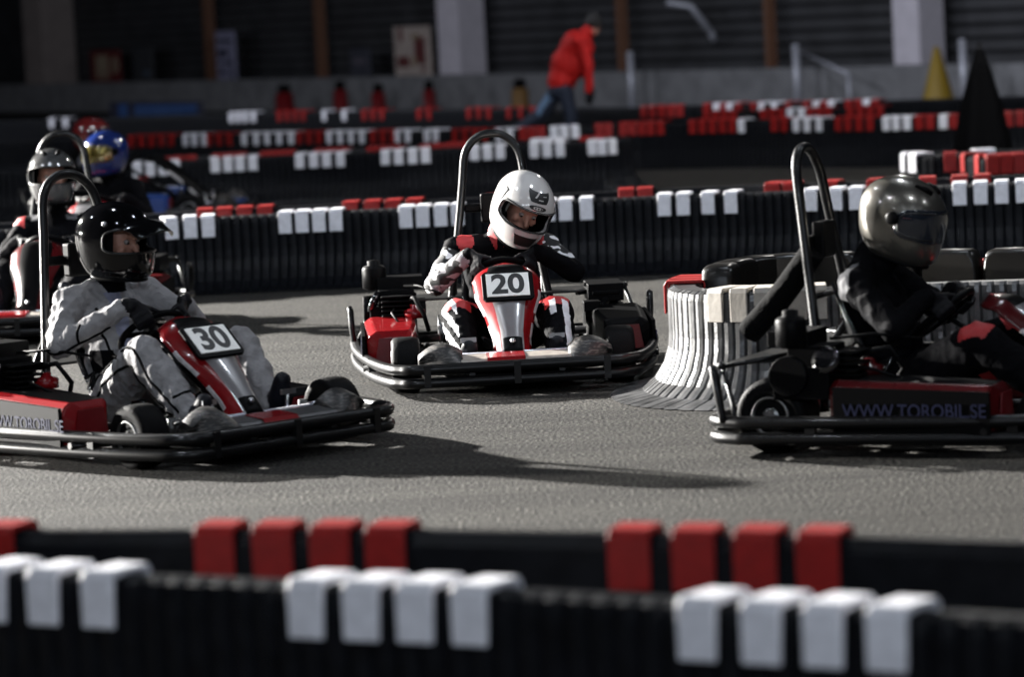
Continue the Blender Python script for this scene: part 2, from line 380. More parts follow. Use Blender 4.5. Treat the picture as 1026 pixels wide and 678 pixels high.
def offset(plan, d):
    P = [V((p[0], p[1], 0)) for p in plan]; out = []
    for i, p in enumerate(P):
        t = (P[min(i + 1, len(P) - 1)] - P[max(i - 1, 0)]).normalized(); n_ = V((-t.y, t.x, 0)); out.append(tuple((p + n_ * d)[:2]))
    return out
def densify(plan, n=12):
    return [tuple(p[:2]) for p in smooth_path([(x, y, 0) for x, y in plan], n)]
def caps_u(plan, whites=(), reds=(), w=None):
    out = []
    for k, us in (('w', whites), ('r', reds)):
        for u in us:
            s = s_at_u(plan, u)
            if s is not None: out.append((k, s) if w is None else (k, s, w))
    return out

# foreground double row
Fw = densify(plan_px([(-180, 554), (30, 566), (310, 577.5), (470, 583), (690, 595), (880, 604), (1200, 621)]))
barrier('track_barrier', 'nearest low black barrier with white caps, along the bottom edge of the view', Fw, 1, T=.10, shear=.017, flap=.115, caps=caps_u(Fw, [-8, 44, 99, 307, 362, 416, 471, 699, 763, 825, 889], [], .088))
Fr = densify(plan_px([(-180, 507), (10, 519), (220, 519), (390, 519), (630, 522), (830, 524.5), (1200, 534)]))
barrier('track_barrier', 'low black barrier with red caps just behind the nearest white-capped barrier', Fr, -1, T=.10, shear=.010, caps=caps_u(Fr, [], [-39, 18, 228, 285, 343, 400, 642, 705, 768, 832], .105))

# barrier across the middle, two rows
B1 = densify(plan_px([(-120, 235), (100, 222), (190, 216), (310, 210), (430, 204.5), (580, 197.5), (700, 192), (850, 187), (955, 182.5), (1130, 175)]))
w1 = [171, 190, 208, 226 - 9, 285, 302, 319, 336, 406, 423, 441, 458, 532, 549, 566, 587, 665, 684, 709, 732, 812, 837, 857, 880, 961, 982, 1003, 1024, 80, 98, 116]
w1 = [x for x in w1 if x not in (217,)]
barrier('track_barrier', 'long black ribbed barrier with groups of white caps crossing behind the white-helmet driver', B1, 1, caps=caps_u(B1, w1, []), H=.48)
B1b = offset(B1, .95)
barrier('track_barrier', 'black barrier with red caps running close behind the long white-capped middle barrier', B1b, -1, caps=caps_u(B1b, [], [206, 226, 247, 268, 354, 376, 397, 418, 495, 515, 628, 647, 780, 798, 838, 880, 930, 962, 985], .105))
# second barrier
B2 = densify(plan_px([(-60, 172), (155, 160.5), (235, 156), (320, 152), (405, 148.5), (490, 144), (608, 139)]))
e = V((*B2[-1], 0))
B2 += [(e.x + .12, e.y + .08), (e.x + .22, e.y + .25), (e.x + .24, e.y + .5)]
barrier('track_barrier', 'dark barrier with white caps ending left of the far track, second beyond the karts', B2, 1, caps=caps_u(B2, [137, 150, 163, 175, 215, 228, 240, 253, 300, 314, 327, 341, 386, 399, 413, 426, 475, 488, 501, 535, 548, 561, 593, 603, 613]), sub=3)
B2b = offset(B2[:-3], .95)
barrier('track_barrier', 'dark barrier with red caps close behind the second white-capped barrier', B2b, -1, flare=.05, caps=caps_u(B2b, [540, 552, 564], [166, 178, 190, 218, 230, 242, 268, 280, 292, 324, 336, 348, 378, 390, 402, 425, 437, 450, 462, 590, 604], .105), sub=3)
# third and fourth barriers far off
B3 = plan_px([(-60, 144), (100, 136), (260, 132), (420, 129), (520, 127.5), (640, 121.5), (760, 118), (880, 116), (970, 113), (1100, 107)]); B3 = densify(B3, 6)
barrier('track_barrier', 'far dark barrier with alternating red and white caps passing below the bending person', B3, 1, caps=caps_u(B3, [186, 195, 205, 245, 257, 268, 280, 287 + 5, 330, 341, 352, 363, 398, 409, 428, 437, 500, 511, 555, 565, 576, 743, 798, 809, 821, 888, 898, 909, 945], [132, 142, 152, 162, 172, 210, 220, 230, 300, 310, 320, 374, 384, 394, 456, 466, 476, 486, 524, 533, 542, 600, 609, 624, 633, 643, 652, 662, 694, 704, 714, 724, 734, 776, 786, 840, 850, 861, 872, 921, 932, 955, 966, 1010, 1022]), sub=3, flare=.05)
B4 = plan_px([(-40, 121), (240, 112), (335, 110), (520, 107), (640, 106), (720, 103), (815, 101), (900, 98.5), (1100, 92)]); B4 = densify(B4, 6)
barrier('track_barrier', 'farthest dark barrier with pairs of white caps and red caps before the concrete wall', B4, 1, caps=caps_u(B4, [52, 66, 232, 239, 246, 254, 325, 345, 718, 731, 763, 776, 818, 833, 868], [340 - 60, 288, 296, 304, 365, 374, 383, 420, 430, 470, 480, 490, 510, 522, 534, 645, 654, 663, 672, 681, 708, 724, 740, 755, 790, 808, 826, 850, 860, 877]), sub=3, flare=.05)
B3b = densify(plan_px([(690, 111.5), (780, 108.5), (890, 105)]), 6)
barrier('track_barrier', 'short far barrier of red caps sandwiched between the two farthest barriers on the right', B3b, 1, caps=caps_u(B3b, [792, 803], [708, 717, 726, 735, 765, 774, 783, 812, 821, 830, 852, 862, 872, 882]), sub=3, flare=.05)
# right-hand barrier with round end
c0 = at(935, 156, .5)
B5 = []
a0 = at(948, 152.5, .5); rad = .36
cen = V((a0.x + .08, a0.y + rad, 0))
for k in range(0, 13):
    t = PI / 2 + PI * k / 12
    B5.append((cen.x + rad * math.cos(t), cen.y + rad * math.sin(t)))
B5 += [tuple(at(u, v, .5)[:2]) for u, v in ((985, 155), (1020, 153), (1120, 148))]
barrier('track_barrier', 'round-ended black barrier with red caps at the right edge beyond the silver helmet', B5, 1, caps=[('w', PI * rad * f) for f in (.42, .55, .68)] + caps_u(B5, [], [952, 966, 980, 994, 1008, 1022], .095), sub=3, flare=.05)
B5b = offset(B5[-3:], 1.1)
barrier('track_barrier', 'short dark barrier with white caps behind the round-ended right barrier', densify(B5b), -1, caps=caps_u(densify(B5b), [978, 988], [918, 930, 945]), sub=3, flare=.05)

# the loop in the middle right
RH = .47
rp = [(3.6, 14.0), (2.6, 14.32), (1.9, 14.52), (1.35, 14.58), (1.0, 14.62), (.80, 14.76), (.70, 14.98), (.70, 15.28), (.80, 15.6), (1.0, 15.84), (1.3, 15.92), (1.7, 15.80), (2.4, 15.5), (3.6, 15.0)]
RG = densify(rp, 14)
RP = [V((p[0], p[1], 0)) for p in RG]; RD = path_len(RP)
def s_ring(u, near=True):
    best, bs = 1e9, 0
    for i, p in enumerate(RP):
        uu, vv = px((p.x, p.y, RH))
        if (p.y < 15.0) != near: continue
        if abs(uu - u) < best: best, bs = abs(uu - u), RD[i]
    return bs
ring_caps = [('w', s_ring(u), .078) for u in (719, 742, 766, 797)] + [('w', s_ring(u), .078) for u in (822, 848, 872)]
ss0 = s_ring(700)
i0 = max(range(len(RP)), key=lambda i: -RP[i].x)
ring_caps += [('r', RD[i0] + k, .09) for k in (.12, .25, .38)] + [('r', s_ring(u, False), .1) for u in (940, 958, 978, 996)]
rroot, rpos, rL = barrier('track_barrier', 'looped black ribbed barrier with flared skirt and white caps beside the right-hand kart', RG, -1, H=RH, flare=.27, caps=ring_caps, pitch=.052, mstrip=M_STRIPG, mwhite=mat('dimmed_white_cap_plastic', (.36, .33, .29), .55, var=.15, scale=20, bump=.1, bscale=40))  # white caps toned down to beige in colour, offsetting the side floodlight
# cushions inside the loop
M_CUSH = mat('black_cushion_vinyl', (.006, .0055, .005), .32, spec=.3, var=.3, scale=8, bump=.1, bscale=12)
s0 = RD[i0] + .05; k = 0
while k < 9:
    s = s0 + .17 + k * .285; p = rpos(s); t = (rpos(s + .05) - rpos(s - .05)).normalized(); nin = V((t.y, -t.x, 0))
    c = p + nin * (.15 + .075)
    q = MB(); w, h = .272, .545
    rr = []
    for d, sc in ((-.07, .86), (-.06, .95), (-.035, 1), (.04, 1), (.062, .95), (.07, .86)):
        sec = []
        for j in range(24):
            a = 2 * PI * j / 24; ca, sa = math.cos(a), math.sin(a)
            x = math.copysign(abs(ca) ** .3, ca) * w / 2 * sc; z = math.copysign(abs(sa) ** .3, sa) * h / 2 * (1 - (1 - sc) * .5)
            sec.append(c - RP[0] + t * x + nin * d + V((0, 0, h / 2 + .002 + z)))
        rr.append(sec)
    q.rings(rr); q.build('padding_block', M_CUSH, rroot); k += 1

# ------------------------------------------------------------------ karts
def wheel(parent, name, x, y, r, w, side, mrim=M_RIM, plate=None):
    rr = r * .52
    pr = [(rr, -w * .44), (rr + .012, -w * .5), (r * .86, -w * .5), (r * .97, -w * .40), (r, -w * .22), (r, w * .22), (r * .97, w * .40), (r * .86, w * .5), (rr + .012, w * .5), (rr, w * .44)]
    q = MB(); q.lathe(pr + [(rr, -w * .44)][:0], (x, y, r), (0, 1, 0), 40)
    t = q.build(name, M_RUB, parent)
    q = MB(); s = side
    prof = [(rr * 1.02, -w * .35), (rr * 1.02, w * .50), (rr * .93, w * .52), (rr * .86, w * .42), (rr * .55, w * .36), (rr * .42, w * .44), (rr * .2, w * .46), (.004, w * .46)]
    q.lathe([(a, b) for a, b in prof], (x, y, r), (0, s, 0), 32)
    for k in range(5):
        a = 2 * PI * k / 5
        q.cyl((x + rr * .3 * math.cos(a), y + s * w * .44, r + rr * .3 * math.sin(a)), (x + rr * .3 * math.cos(a), y + s * w * .52, r + rr * .3 * math.sin(a)), .007, 8)
    q.build('rim', mrim, t)
    return t
def half_outline(rear_loop=False):
    h = [(1.41, 0), (1.41, .42), (1.37, .51), (1.27, .57), (.95, .64), (.45, .695), (0, .71), (-.10, .70), (-.19, .65), (-.215, .57), (-.22, .3), (-.22, 0)]
    return h
def make_kart(name, label, loc, hd, number=None, body=M_RED, S=1.0, simple=False, pod_front=.80, loops='side', pod_text=None, cover=True, axle=True, accent=None, engine_side=-1, front_steer=0, rail_mat=None, podm=None, nose=None, hoop_on=True, pod_low=0, dark=False, shaded_top=False):
    root = empty(name, loc, hd); tag(root, label, 'go-kart'); root.scale = (S, S, S)
    h = half_outline(); out = [(x, y) for x, y in h] + [(x, -y) for x, y in h[-2:0:-1]]
    for z, nm in ((.135, 'bumper_rail'), (.075, 'bumper_rail')):
        q = MB(); q.tube(smooth_path([(x, y, z) for x, y in out], 5, True), .024, 10, loop=True, rz=1.0); q.build(nm, rail_mat or M_BSTEEL, root)
    # frame + floor tray
    q = MB()
    for s in (-1, 1):
        q.tube([(1.25, .30 * s, .085), (.9, .28 * s, .075), (.2, .33 * s, .075), (-.1, .36 * s, .10), (-.20, .36 * s, .10)], .016, 8)
        for x in (.85, .05): q.tube([(x, .30 * s, .08), (x, .68 * s, .10)], .014, 8)
    for x in (1.2, .75, .3, -.17): q.tube([(x, -.30, .08), (x, .30, .08)], .016, 8)
    for s in (-1, 1): q.tube([(1.15, .2 * s, .09), (1.41, .2 * s, .105)], .014, 8)
    for yy in (-.4, 0, .4): q.box((1.42, yy, .105), (.03, .03, .10)); q.box((-.22, yy, .105), (.03, .03, .10))
    for s in (-1, 1):
        for x, y in ((.95, .64), (.2, .705)): q.box((x, y * s, .105), (.04, .03, .10))
    q.build('chassis_frame', M_BSTEEL if body is not M_BLUE else M_BSTEEL, root)
    MB().box((.78, 0, .058), (.95, .56, .008)).build('floor_tray', M_ALU, root)
    # wheels
    for s in (-1, 1):
        wheel(root, 'front_wheel', 1.05, .485 * s, .127, .13, s)
        wheel(root, 'rear_wheel', 0, .50 * s, .143, .19, s)
    MB().cyl((0, -.6, .143), (0, .6, .143), .02, 14).build('rear_axle', M_STEEL, root)
    for s in (-1, 1):
        q = MB()
        q.cyl((1.05, .30 * s, .127), (1.05, .45 * s, .127), .02, 12); q.cyl((1.05, .33 * s, .08), (1.05, .33 * s, .18), .018, 12); q.tube([(1.05, .33 * s, .16), (1.14, .31 * s, .165)], .012, 8)
        q.tube([(1.2, .29 * s, .09), (1.05, .33 * s, .085)], .015, 8)
        q.build('stub_axle', M_ALU, root)
    q = MB(); q.tube([(1.15, -.31, .165), (1.15, .31, .165)], .010, 10)
    for s in (-1, 1): q.ball((1.15, .31 * s, .165), .016, 8)
    q.build('tie_rod', mat('bright_rod', (.6, .6, .68), .25, .6), root)
    # nose tray
    q = MB()
    q.prism([(1.20, .135), (1.37, .115), (1.395, .14), (1.37, .165), (1.26, .178), (1.20, .165)], (0, -.25, 0), (1, 0, 0), (0, 0, 1), (0, 1, 0), .50)
    nose = q.build('nose_panel', (nose or M_TRAY) if body is not M_BLUE else M_BLUE, root, bevel=.01)
    if body is not M_BLUE:
        q = MB(); q.prism([(1.373, .168), (1.396, .143), (1.399, .145), (1.377, .171), (1.262, .1815), (1.26, .1785)], (0, -.13, 0), (1, 0, 0), (0, 0, 1), (0, 1, 0), .17); q.build('red_badge', M_RED, nose)
    for s in (-1, 1):
        q = MB(); rr = []
        for i in range(9):
            f = i / 8; y = .235 + .20 * f; hh = .05 + .075 * math.sin(PI * min(1, .15 + f * .75)); 
            sec = [(1.22, .10), (1.21, .10 + hh * .7), (1.26, .115 + hh), (1.33, .10 + hh * .95), (1.385 - .10 * f * f, .10 + hh * .55), (1.395 - .10 * f * f, .10)]
            rr.append([V((x, y * s, z)) for x, z in sec])
        q.rings(rr); q.build('corner_spoiler', M_DIRT, root, bevel=.008)
    # side pods
    for s in (-1, 1):
        q = MB(); rr = []
        lo = pod_low if s > 0 else 0
        for f, y0, y1, z0, z1 in ((0, .46, .60, .11, .22), (.04, .44, .645, .085, .25), (.5, .42, .655, .085, .262), (.96, .42, .66, .085, .275), (1, .44, .65, .10, .26)):
            x = pod_front - (pod_front - .26) * f; z1 -= lo
            sec = [(y0, z0), (y0, z1), (y0 + .02, z1 + .012), (y1 - .03, z1 + .012), (y1, z1 - .01), (y1 + .012, z1 - .035), (y1 + .006, z0)]
            rr.append([V((x, y * s, z)) for y, z in sec])
        q.rings(rr, smooth=False)
        if shaded_top:  # pod tops painted black for the shade of driver and engine
            q.bm.normal_update()
            for f_ in q.bm.faces:
                if abs(f_.normal.z) > .85 and f_.calc_center_median().z > .16: f_.material_index = 1
        pod = q.build('side_pod', [(podm or {}).get(s, body), M_BLK], root, bevel=.008)
        q = MB(); q.prism([(pod_front - .015, .088), (pod_front - .015, .243 - lo), (.28, .262 - lo), (.28, .088)], (0, .663 * s, 0), (1, 0, 0), (0, 0, 1), (0, s, 0), .006 + .010)
        pan = q.build('sticker_panel', M_BLK if body is not M_BLUE else M_BLUE, pod)
        if pod_text:
            ex = V((1, 0, 0)) * (-s)
            t = text_obj(pod_text, .070, mat('blue_grey_print', (.014, .016, .04), .6, spec=.1) if body is not M_BLUE else M_WPL, pan, basis((pod_front * .5 + .145, .6805 * s, .172 - lo * .5), ex, (0, 0, 1), (0, s, 0)), bold=.01, xs=.9)
        q = MB(); q.prism([(.46, .12), (.62, .12), (.60, .23 - lo), (.48, .23 - lo)], (pod_front + .006, 0, 0), (0, s, 0), (0, 0, 1), (1, 0, 0), .005); q.build('front_sticker', M_PALE if not nose else M_DRED, pod)
    # steering fairing
    q = MB(); NU, NT = 24, 30
    P0, P1 = V((1.17, 0, .175)), V((.72, 0, .575)); ax = (P1 - P0); nrm = V((-ax.z, 0, ax.x)).normalized(); nrm = nrm if nrm.z > 0 else -nrm
    def fpt(t, u):
        w = interp([0, .2, .42, .6, .8, .92, .97, 1], [.085, .088, .115, .15, .158, .128, .09, .03], t)
        dep = .075 * abs(u) ** 3 * (1 - .3 * t) + (.05 * max(0, t - .88) / .12 if t > .88 else 0)
        return P0 + ax * t + V((0, 1, 0)) * w * u - nrm * dep + nrm * .02 * math.sin(PI * t)
    grid = [[q.bm.verts.new(fpt(i / NT, -1 + 2 * j / NU)) for j in range(NU + 1)] for i in range(NT + 1)]
    for i in range(NT):
        for j in range(NU):
            t = (i + .5) / NT; u = abs(-1 + 2 * (j + .5) / NU)
            mi = 0 if (u < .56 and t < .86) else 1
            if u > .90 and .12 < t < .78 and (int(t * 9) % 3 != 0): mi = 2
            if u < .56 and .80 < t < .93: mi = 3
            if t < .12 and u < .5: mi = 3
            q.mi = mi; q._f([grid[i][j], grid[i][j + 1], grid[i + 1][j + 1], grid[i + 1][j]])
    fr = q.build('steering_fairing', [M_GREYP if not (dark or body is M_BLUE) else M_BLK, body if body is not M_BLUE else M_BLK, M_PALE if not dark else M_BLK, M_BLK], root)
    sd = fr.modifiers.new('thick', 'SOLIDIFY'); sd.thickness = .008
    a_ = ax.normalized()
    MB().ball(P0 + a_ * .05 + nrm * .012, .013, 8).build('bolt', M_STEEL, fr)
    q = MB(); q.tube([V((1.05, 0, .10)), V((.52, 0, .45))], .012, 10); q.tube([P0 - nrm * .02, V((1.15, 0, .10))], .014, 8); q.build('steering_column', M_BSTEEL, root)
    if number:
        C = P0 + ax * .63 + nrm * .03
        B3_ = basis(C, (0, 1, 0), a_, nrm)
        q = MB(); q.prism([(-.118, -.075), (-.105, -.092), (.105, -.092), (.118, -.075), (.118, .075), (.1, .092), (-.1, .092), (-.118, .075)], (0, 0, -.012), (1, 0, 0), (0, 1, 0), (0, 0, 1), .014)
        bk = q.build('number_backing', M_BLK, root, bevel=.004, M=B3_); bk.parent = fr
        q = MB(); q.box((0, 0, .005), (.195, .142, .005)); q.build('number_plate', M_WPL, bk, M=B3_)
        # children of backing: digits
        text_obj(number, .165, M_INK, bk, B3_ @ Matrix.Translation((0, -.002, .0085)), name='number', bold=.028, xs=.92)
    # steering wheel
    wc = V((.50, 0, .465)); wn_ = V((-.62, 0, .78)).normalized(); ey = V((0, 1, 0)); ez = ey.cross(wn_).normalized()
    q = MB(); q.tube([wc + (ey * math.cos(t) + ez * math.sin(t)) * .135 for t in [2 * PI * k / 40 for k in range(40)]], .014, 10, loop=True)
    for t in (0, PI, -PI / 2): q.box(wc + (ey * math.cos(t) + ez * math.sin(t)) * .07, (.13, .03, .006), Matrix((( (ey * math.cos(t) + ez * math.sin(t))), (wn_.cross(ey * math.cos(t) + ez * math.sin(t))), wn_)).transposed())
    q.cyl(wc - wn_ * .03, wc + wn_ * .012, .035, 16)
    q.build('steering_wheel', M_BLK, root)
    # seat shell
    q = MB(); rr = []
    for f in range(13):
        f /= 12; 
        x = interp([0, .25, .5, .7, 1], [.60, .48, .30, .18, .08], f); z = interp([0, .25, .5, .7, 1], [.15, .10, .10, .24, .58], f)
        wdt = interp([0, .3, .6, 1], [.13, .19, .20, .175], f); lift = interp([0, .3, .6, 1], [.05, .12, .16, .05], f)
        rr.append([V((x + (lift * .6 if f > .55 else 0) * (abs(u) ** 2.5), wdt * u, z + (lift if f <= .6 else lift * .5) * abs(u) ** 2.5)) for u in [-1 + 2 * k / 14 for k in range(15)]])
    q.rings(rr, closed=False); so = q.build('seat', M_BLKG if not simple else M_BLK, root); sd = so.modifiers.new('thick', 'SOLIDIFY'); sd.thickness = .014
    # roll hoop with headrest
    q = MB(); Lx = -.20
    hp = [(.10, .27, .12), (.055, .215, .45), (.0, .155, .85), (-.02, .135, 1.0), (-.03, .105, 1.065), (-.035, .055, 1.105), (-.035, 0, 1.115)]
    hp = hp + [(x, -y, z) for x, y, z in hp[-2::-1]]
    q.tube(smooth_path(hp, 6), .0195, 12)
    q.tube([(.055, .215, .45), (-.19, .22, .12)], .014, 8); q.tube([(.055, -.215, .45), (-.19, -.22, .12)], .014, 8)
    q.tube([(.042, -.198, .55), (.042, .198, .55)], .012, 8)
    hoop = q.build('roll_hoop', M_BSTEEL, root)
    q = MB(); q.box((.03, 0, .76), (.05, .14, .14)); q.box((.003, 0, .76), (.02, .30, .04)); hr_ = q.build('headrest', M_BLK, root, bevel=.02)
    if not hoop_on:
        bpy.data.objects.remove(hoop); bpy.data.objects.remove(hr_)
    # engine
    es = engine_side
    q = MB(); q.box((.14, .53 * es, .27), (.22, .20, .12)); q.box((.16, .50 * es, .36), (.17, .17, .09))
    for k in range(6): q.box((.30, .50 * es, .27 + k * .022), (.10, .15, .008))
    q.cyl((.10, .62 * es, .30), (.10, .66 * es, .30), .075, 24); q.cyl((.08, .40 * es, .30), (.08, .36 * es, .30), .05, 18)
    q.box((.08, .48 * es, .43), (.16, .22, .06)); q.build('engine', M_BLK, root, bevel=.006)
    q = MB(); q.lathe([(.035, 0), (.058, .01), (.058, .10), (.05, .115), (.03, .12), (.03, .14), (.012, .145)], (.10, .60 * es, .40), (0, 0, 1), 24); q.build('air_filter', M_BLK, root)
    q = MB(); q.lathe([(.008, 0), (.05, .012), (.056, .03), (.03, .04)], (.24, .59 * es, .345), (-.1, es, .5), 20); q.build('starter_cover', M_BLKG, root)
    q = MB(); q.box((.06, -.50 * es, .335), (.30, .17, .085)); q.box((.215, -.50 * es, .335), (.012, .13, .02)); q.tube([(.20, -.50 * es, .30), (.30, -.47 * es, .28), (.30, -.40 * es, .21)], .02, 10); q.build('silencer', M_BLK, root, bevel=.018)
    q = MB(); q.tube([(.28, .44 * es, .36), (.42, .42 * es, .38), (.46, .38 * es, .30), (.40, .36 * es, .22)], .011, 8); q.tube([(.26, .5 * es, .33), (.4, .53 * es, .31), (.5, .5 * es, .27)], .006, 8); q.tube([(.2, .46 * es, .42), (.36, .40 * es, .43), (.5, .3 * es, .40)], .006, 8)
    q.build('hose', M_RUB, root)
    q = MB(); q.lathe([(.002, 0), (.05, .002), (.05, .04), (.022, .05), (.022, .065), (.002, .065)], (.34, .42 * es, .275), (0, 0, 1), 20); q.build('fuel_cap', body, root); q = MB(); q.box((.32, -.42 * es, .285), (.1, .08, .05)); q.build('battery', M_BLK, root, bevel=.006)
    # brake disc, chain
    q = MB(); q.lathe([(.03, -.004), (.085, -.004), (.085, .004), (.03, .004)], (0, -.28, .143), (0, 1, 0), 30); q.box((.03, -.28, .20), (.08, .04, .06)); q.build('brake_disc', M_STEEL, root)
    q = MB(); q.lathe([(.03, -.003), (.095, -.003), (.095, .003), (.03, .003)], (0, .30 * es, .16), (0, 1, 0), 30); q.box((.05, .30 * es, .20), (.22, .012, .02)); q.build('sprocket', M_STEEL, root)
    # rear guard cover
    if cover:
        q = MB(); q.prism([(-.17, -.62), (-.17, .62), (.12, .40), (.12, -.40)], (0, 0, .335), (1, 0, 0), (0, 1, 0), (0, 0, 1), .012)
        q.prism([(-.18, .62), (-.18, .56), (.08, .36), (.1, .38)], (0, 0, .32), (1, 0, 0), (0, 1, 0), (0, 0, 1), .03)
        q.build('rear_cover', mat('scratched_black_sheet', (.012, .012, .012), .35, .2, var=.5), root, bevel=.004)
        q = MB()
        for s in (-1, 1):
            q.tube([(-.17, .62 * s, .335), (-.12, .66 * s, .20), (-.10, .695 * s, .14)], .010, 8); q.tube([(-.17, .62 * s, .335), (.1, .41 * s, .37)], .010, 8); q.ball((-.175, .622 * s, .338), .016, 8)
        q.tube([(-.17, -.62, .335), (-.17, .62, .335)], .010, 8)
        q.build('guard_frame', M_BSTEEL, root)
    for s in (-1, 1):
        xs = [(-.165, .68)] if loops == 'rear' else [(.02, .71)]
        for x, y in xs:
            q = MB(); y0, z0 = y * s, .135
            pts = [(x - .055, y0, z0), (x - .06, y0 + .012 * s, z0 + .09), (x - .04, y0 + .015 * s, z0 + .155), (x, y0 + .015 * s, z0 + .175), (x + .04, y0 + .012 * s, z0 + .155), (x + .055, y0 + .01 * s, z0 + .09), (x + .055, y0, z0)] if loops != 'rear' else [(x - .03, y0 - .09 * s, z0), (x - .035, y0 - .08 * s, z0 + .12), (x - .035, y0 - .04 * s, z0 + .19), (x - .02, y0, z0 + .19), (x + .0, y0 + .02 * s, z0 + .12), (x + .02, y0 + .02 * s, z0)]
            q.tube(smooth_path(pts, 4), .015, 10); q.build('bumper_loop', M_BSTEEL, root)
    # pedals
    for s in (-1, 1):
        q = MB(); q.tube([(1.12, .19 * s, .09), (1.13, .19 * s, .22)], .008, 8); q.box((1.125, .2 * s, .23), (.015, .07, .02)); q.build('pedal', M_STEEL, root)
    return root

# ------------------------------------------------------------------ people
def cap_mesh(bm, a, b, ra, rb, n=14, m=5):
    a, b = V(a), V(b); d = b - a; L_ = d.length
    t = d / L_ if L_ > 1e-6 else V((0, 0, 1)); ref = V((0, 0, 1)) if abs(t.z) < .9 else V((1, 0, 0)); x = (ref - t * ref.dot(t)).normalized(); y = t.cross(x)
    rs = []
    for i in range(m + 1):
        f = PI / 2 * (1 - i / m) * .98; rs.append((a - t * ra * math.sin(f), ra * math.cos(f)))
    for i in range(m + 1):
        f = PI / 2 * (i / m) * .98; rs.append((b + t * rb * math.sin(f), rb * math.cos(f)))
    R = [[bm.verts.new(c + (x * math.cos(2 * PI * k / n) + y * math.sin(2 * PI * k / n)) * r) for k in range(n)] for c, r in rs]
    for i in range(len(R) - 1):
        for k in range(n): bm.faces.new([R[i][k], R[i][(k + 1) % n], R[i + 1][(k + 1) % n], R[i + 1][k]])
    bm.faces.new(R[0][::-1]); bm.faces.new(R[-1])
class Body:
    def __init__(s): s.caps = []; s.ells = []
    def cap(s, lab, a, b, ra, rb): s.caps.append((lab, V(a), V(b), ra, rb))
    def ell(s, lab, c, r, R=None): s.ells.append((lab, V(c), V(r), R or Matrix.Identity(3)))
    def build(s, name, parent, mats, matfn, voxel=.008, smooth=6, fold=.0016):
        bm = bmesh.new()
        for l, a, b, ra, rb in s.caps: cap_mesh(bm, a, b, ra, rb)
        for l, c, r, R in s.ells:
            M = Matrix.Translation(c) @ R.to_4x4() @ Matrix.Diagonal((*r, 1)); bmesh.ops.create_icosphere(bm, subdivisions=3, radius=1, matrix=M)
        bmesh.ops.recalc_face_normals(bm, faces=bm.faces[:])
        me = bpy.data.meshes.new('tmp'); bm.to_mesh(me); bm.free(); o = bpy.data.objects.new('tmp', me); COL.objects.link(o)
        r = o.modifiers.new('r', 'REMESH'); r.mode = 'VOXEL'; r.voxel_size = voxel
        k = o.modifiers.new('s', 'SMOOTH'); k.factor = .5; k.iterations = smooth
        dg = bpy.context.evaluated_depsgraph_get(); me2 = bpy.data.meshes.new_from_object(o.evaluated_get(dg)); bpy.data.objects.remove(o)
        n = len(me2.polygons); C = np.zeros(n * 3); me2.polygons.foreach_get('center', C); C = C.reshape(-1, 3)
        N = np.zeros(n * 3); me2.polygons.foreach_get('normal', N); N = N.reshape(-1, 3)
        best = np.full(n, 1e9); idx = np.zeros(n, int); T = np.zeros(n); labs = []
        for i, (l, a, b, ra, rb) in enumerate(s.caps):
            labs.append(l); a_ = np.array(a); d = np.array(b) - a_; q = np.clip(((C - a_) @ d) / max(1e-9, d @ d), 0, 1)
            dist = np.linalg.norm(C - a_ - q[:, None] * d, axis=1) - (ra + (rb - ra) * q); u = dist < best; best[u] = dist[u]; idx[u] = i; T[u] = q[u]
        for i, (l, c, r, R) in enumerate(s.ells):
            labs.append(l); p = (C - np.array(c)) @ np.array(R); rr = np.array(r); k0 = np.linalg.norm(p / rr, axis=1); dist = (k0 - 1) * rr.min(); u = dist < best; best[u] = dist[u]; idx[u] = len(s.caps) + i; T[u] = .5
        lab = np.array(labs, dtype=object)[idx]
        mi = np.zeros(n, np.int32); matfn(mi, lab, T, C, N)
        for m in mats: me2.materials.append(m)
        cl = np.ones(len(me2.vertices), bool)
        soft = ~has(lab, 'hand', 'shoe', 'head', 'lips', 'boot', 'neck')
        for pi_, f in enumerate(me2.polygons):
            if not soft[pi_]:
                for vi in f.vertices: cl[vi] = False
        vc = np.zeros(len(me2.vertices) * 3); me2.vertices.foreach_get('co', vc); vc = vc.reshape(-1, 3)
        vn = np.array([v.normal[:] for v in me2.vertices]); rg = np.random.RandomState(3); dd = np.zeros(len(vc))
        for kk in range(7):
            kv = rg.normal(size=3); kv = kv / np.linalg.norm(kv) * rg.uniform(28, 60)
            w2 = rg.normal(size=3) * 9
            dd += (1 - 2 * np.abs(np.sin(vc @ kv + 1.6 * np.sin(vc @ w2 + kk) + rg.uniform(0, 6)))) * rg.uniform(.5, 1)
        dd = np.where(cl, dd * fold, 0)
        vc = vc + vn * dd[:, None]; me2.vertices.foreach_set('co', vc.ravel())
        me2.polygons.foreach_set('material_index', mi); me2.polygons.foreach_set('use_smooth', np.ones(n, bool)); me2.update(); me2.name = name
        ob = bpy.data.objects.new(name, me2); COL.objects.link(ob); ob.parent = parent
        return ob
def rotm(yaw=0, pitch=0, roll=0):      # yaw left +, pitch nose down +, roll to the left side up +
    return (Matrix.Rotation(yaw, 3, 'Z') @ Matrix.Rotation(pitch, 3, 'Y') @ Matrix.Rotation(roll, 3, 'X'))
HZ = [-.155, -.13, -.09, -.045, 0, .04, .085, .12, .142, .153, .157]
HF = [.150, .172, .180, .178, .174, .166, .148, .115, .076, .038, .004]
HB = [.080, .110, .140, .158, .168, .168, .150, .117, .078, .040, .004]
HW = [.092, .114, .128, .136, .139, .137, .120, .092, .060, .030, .003]
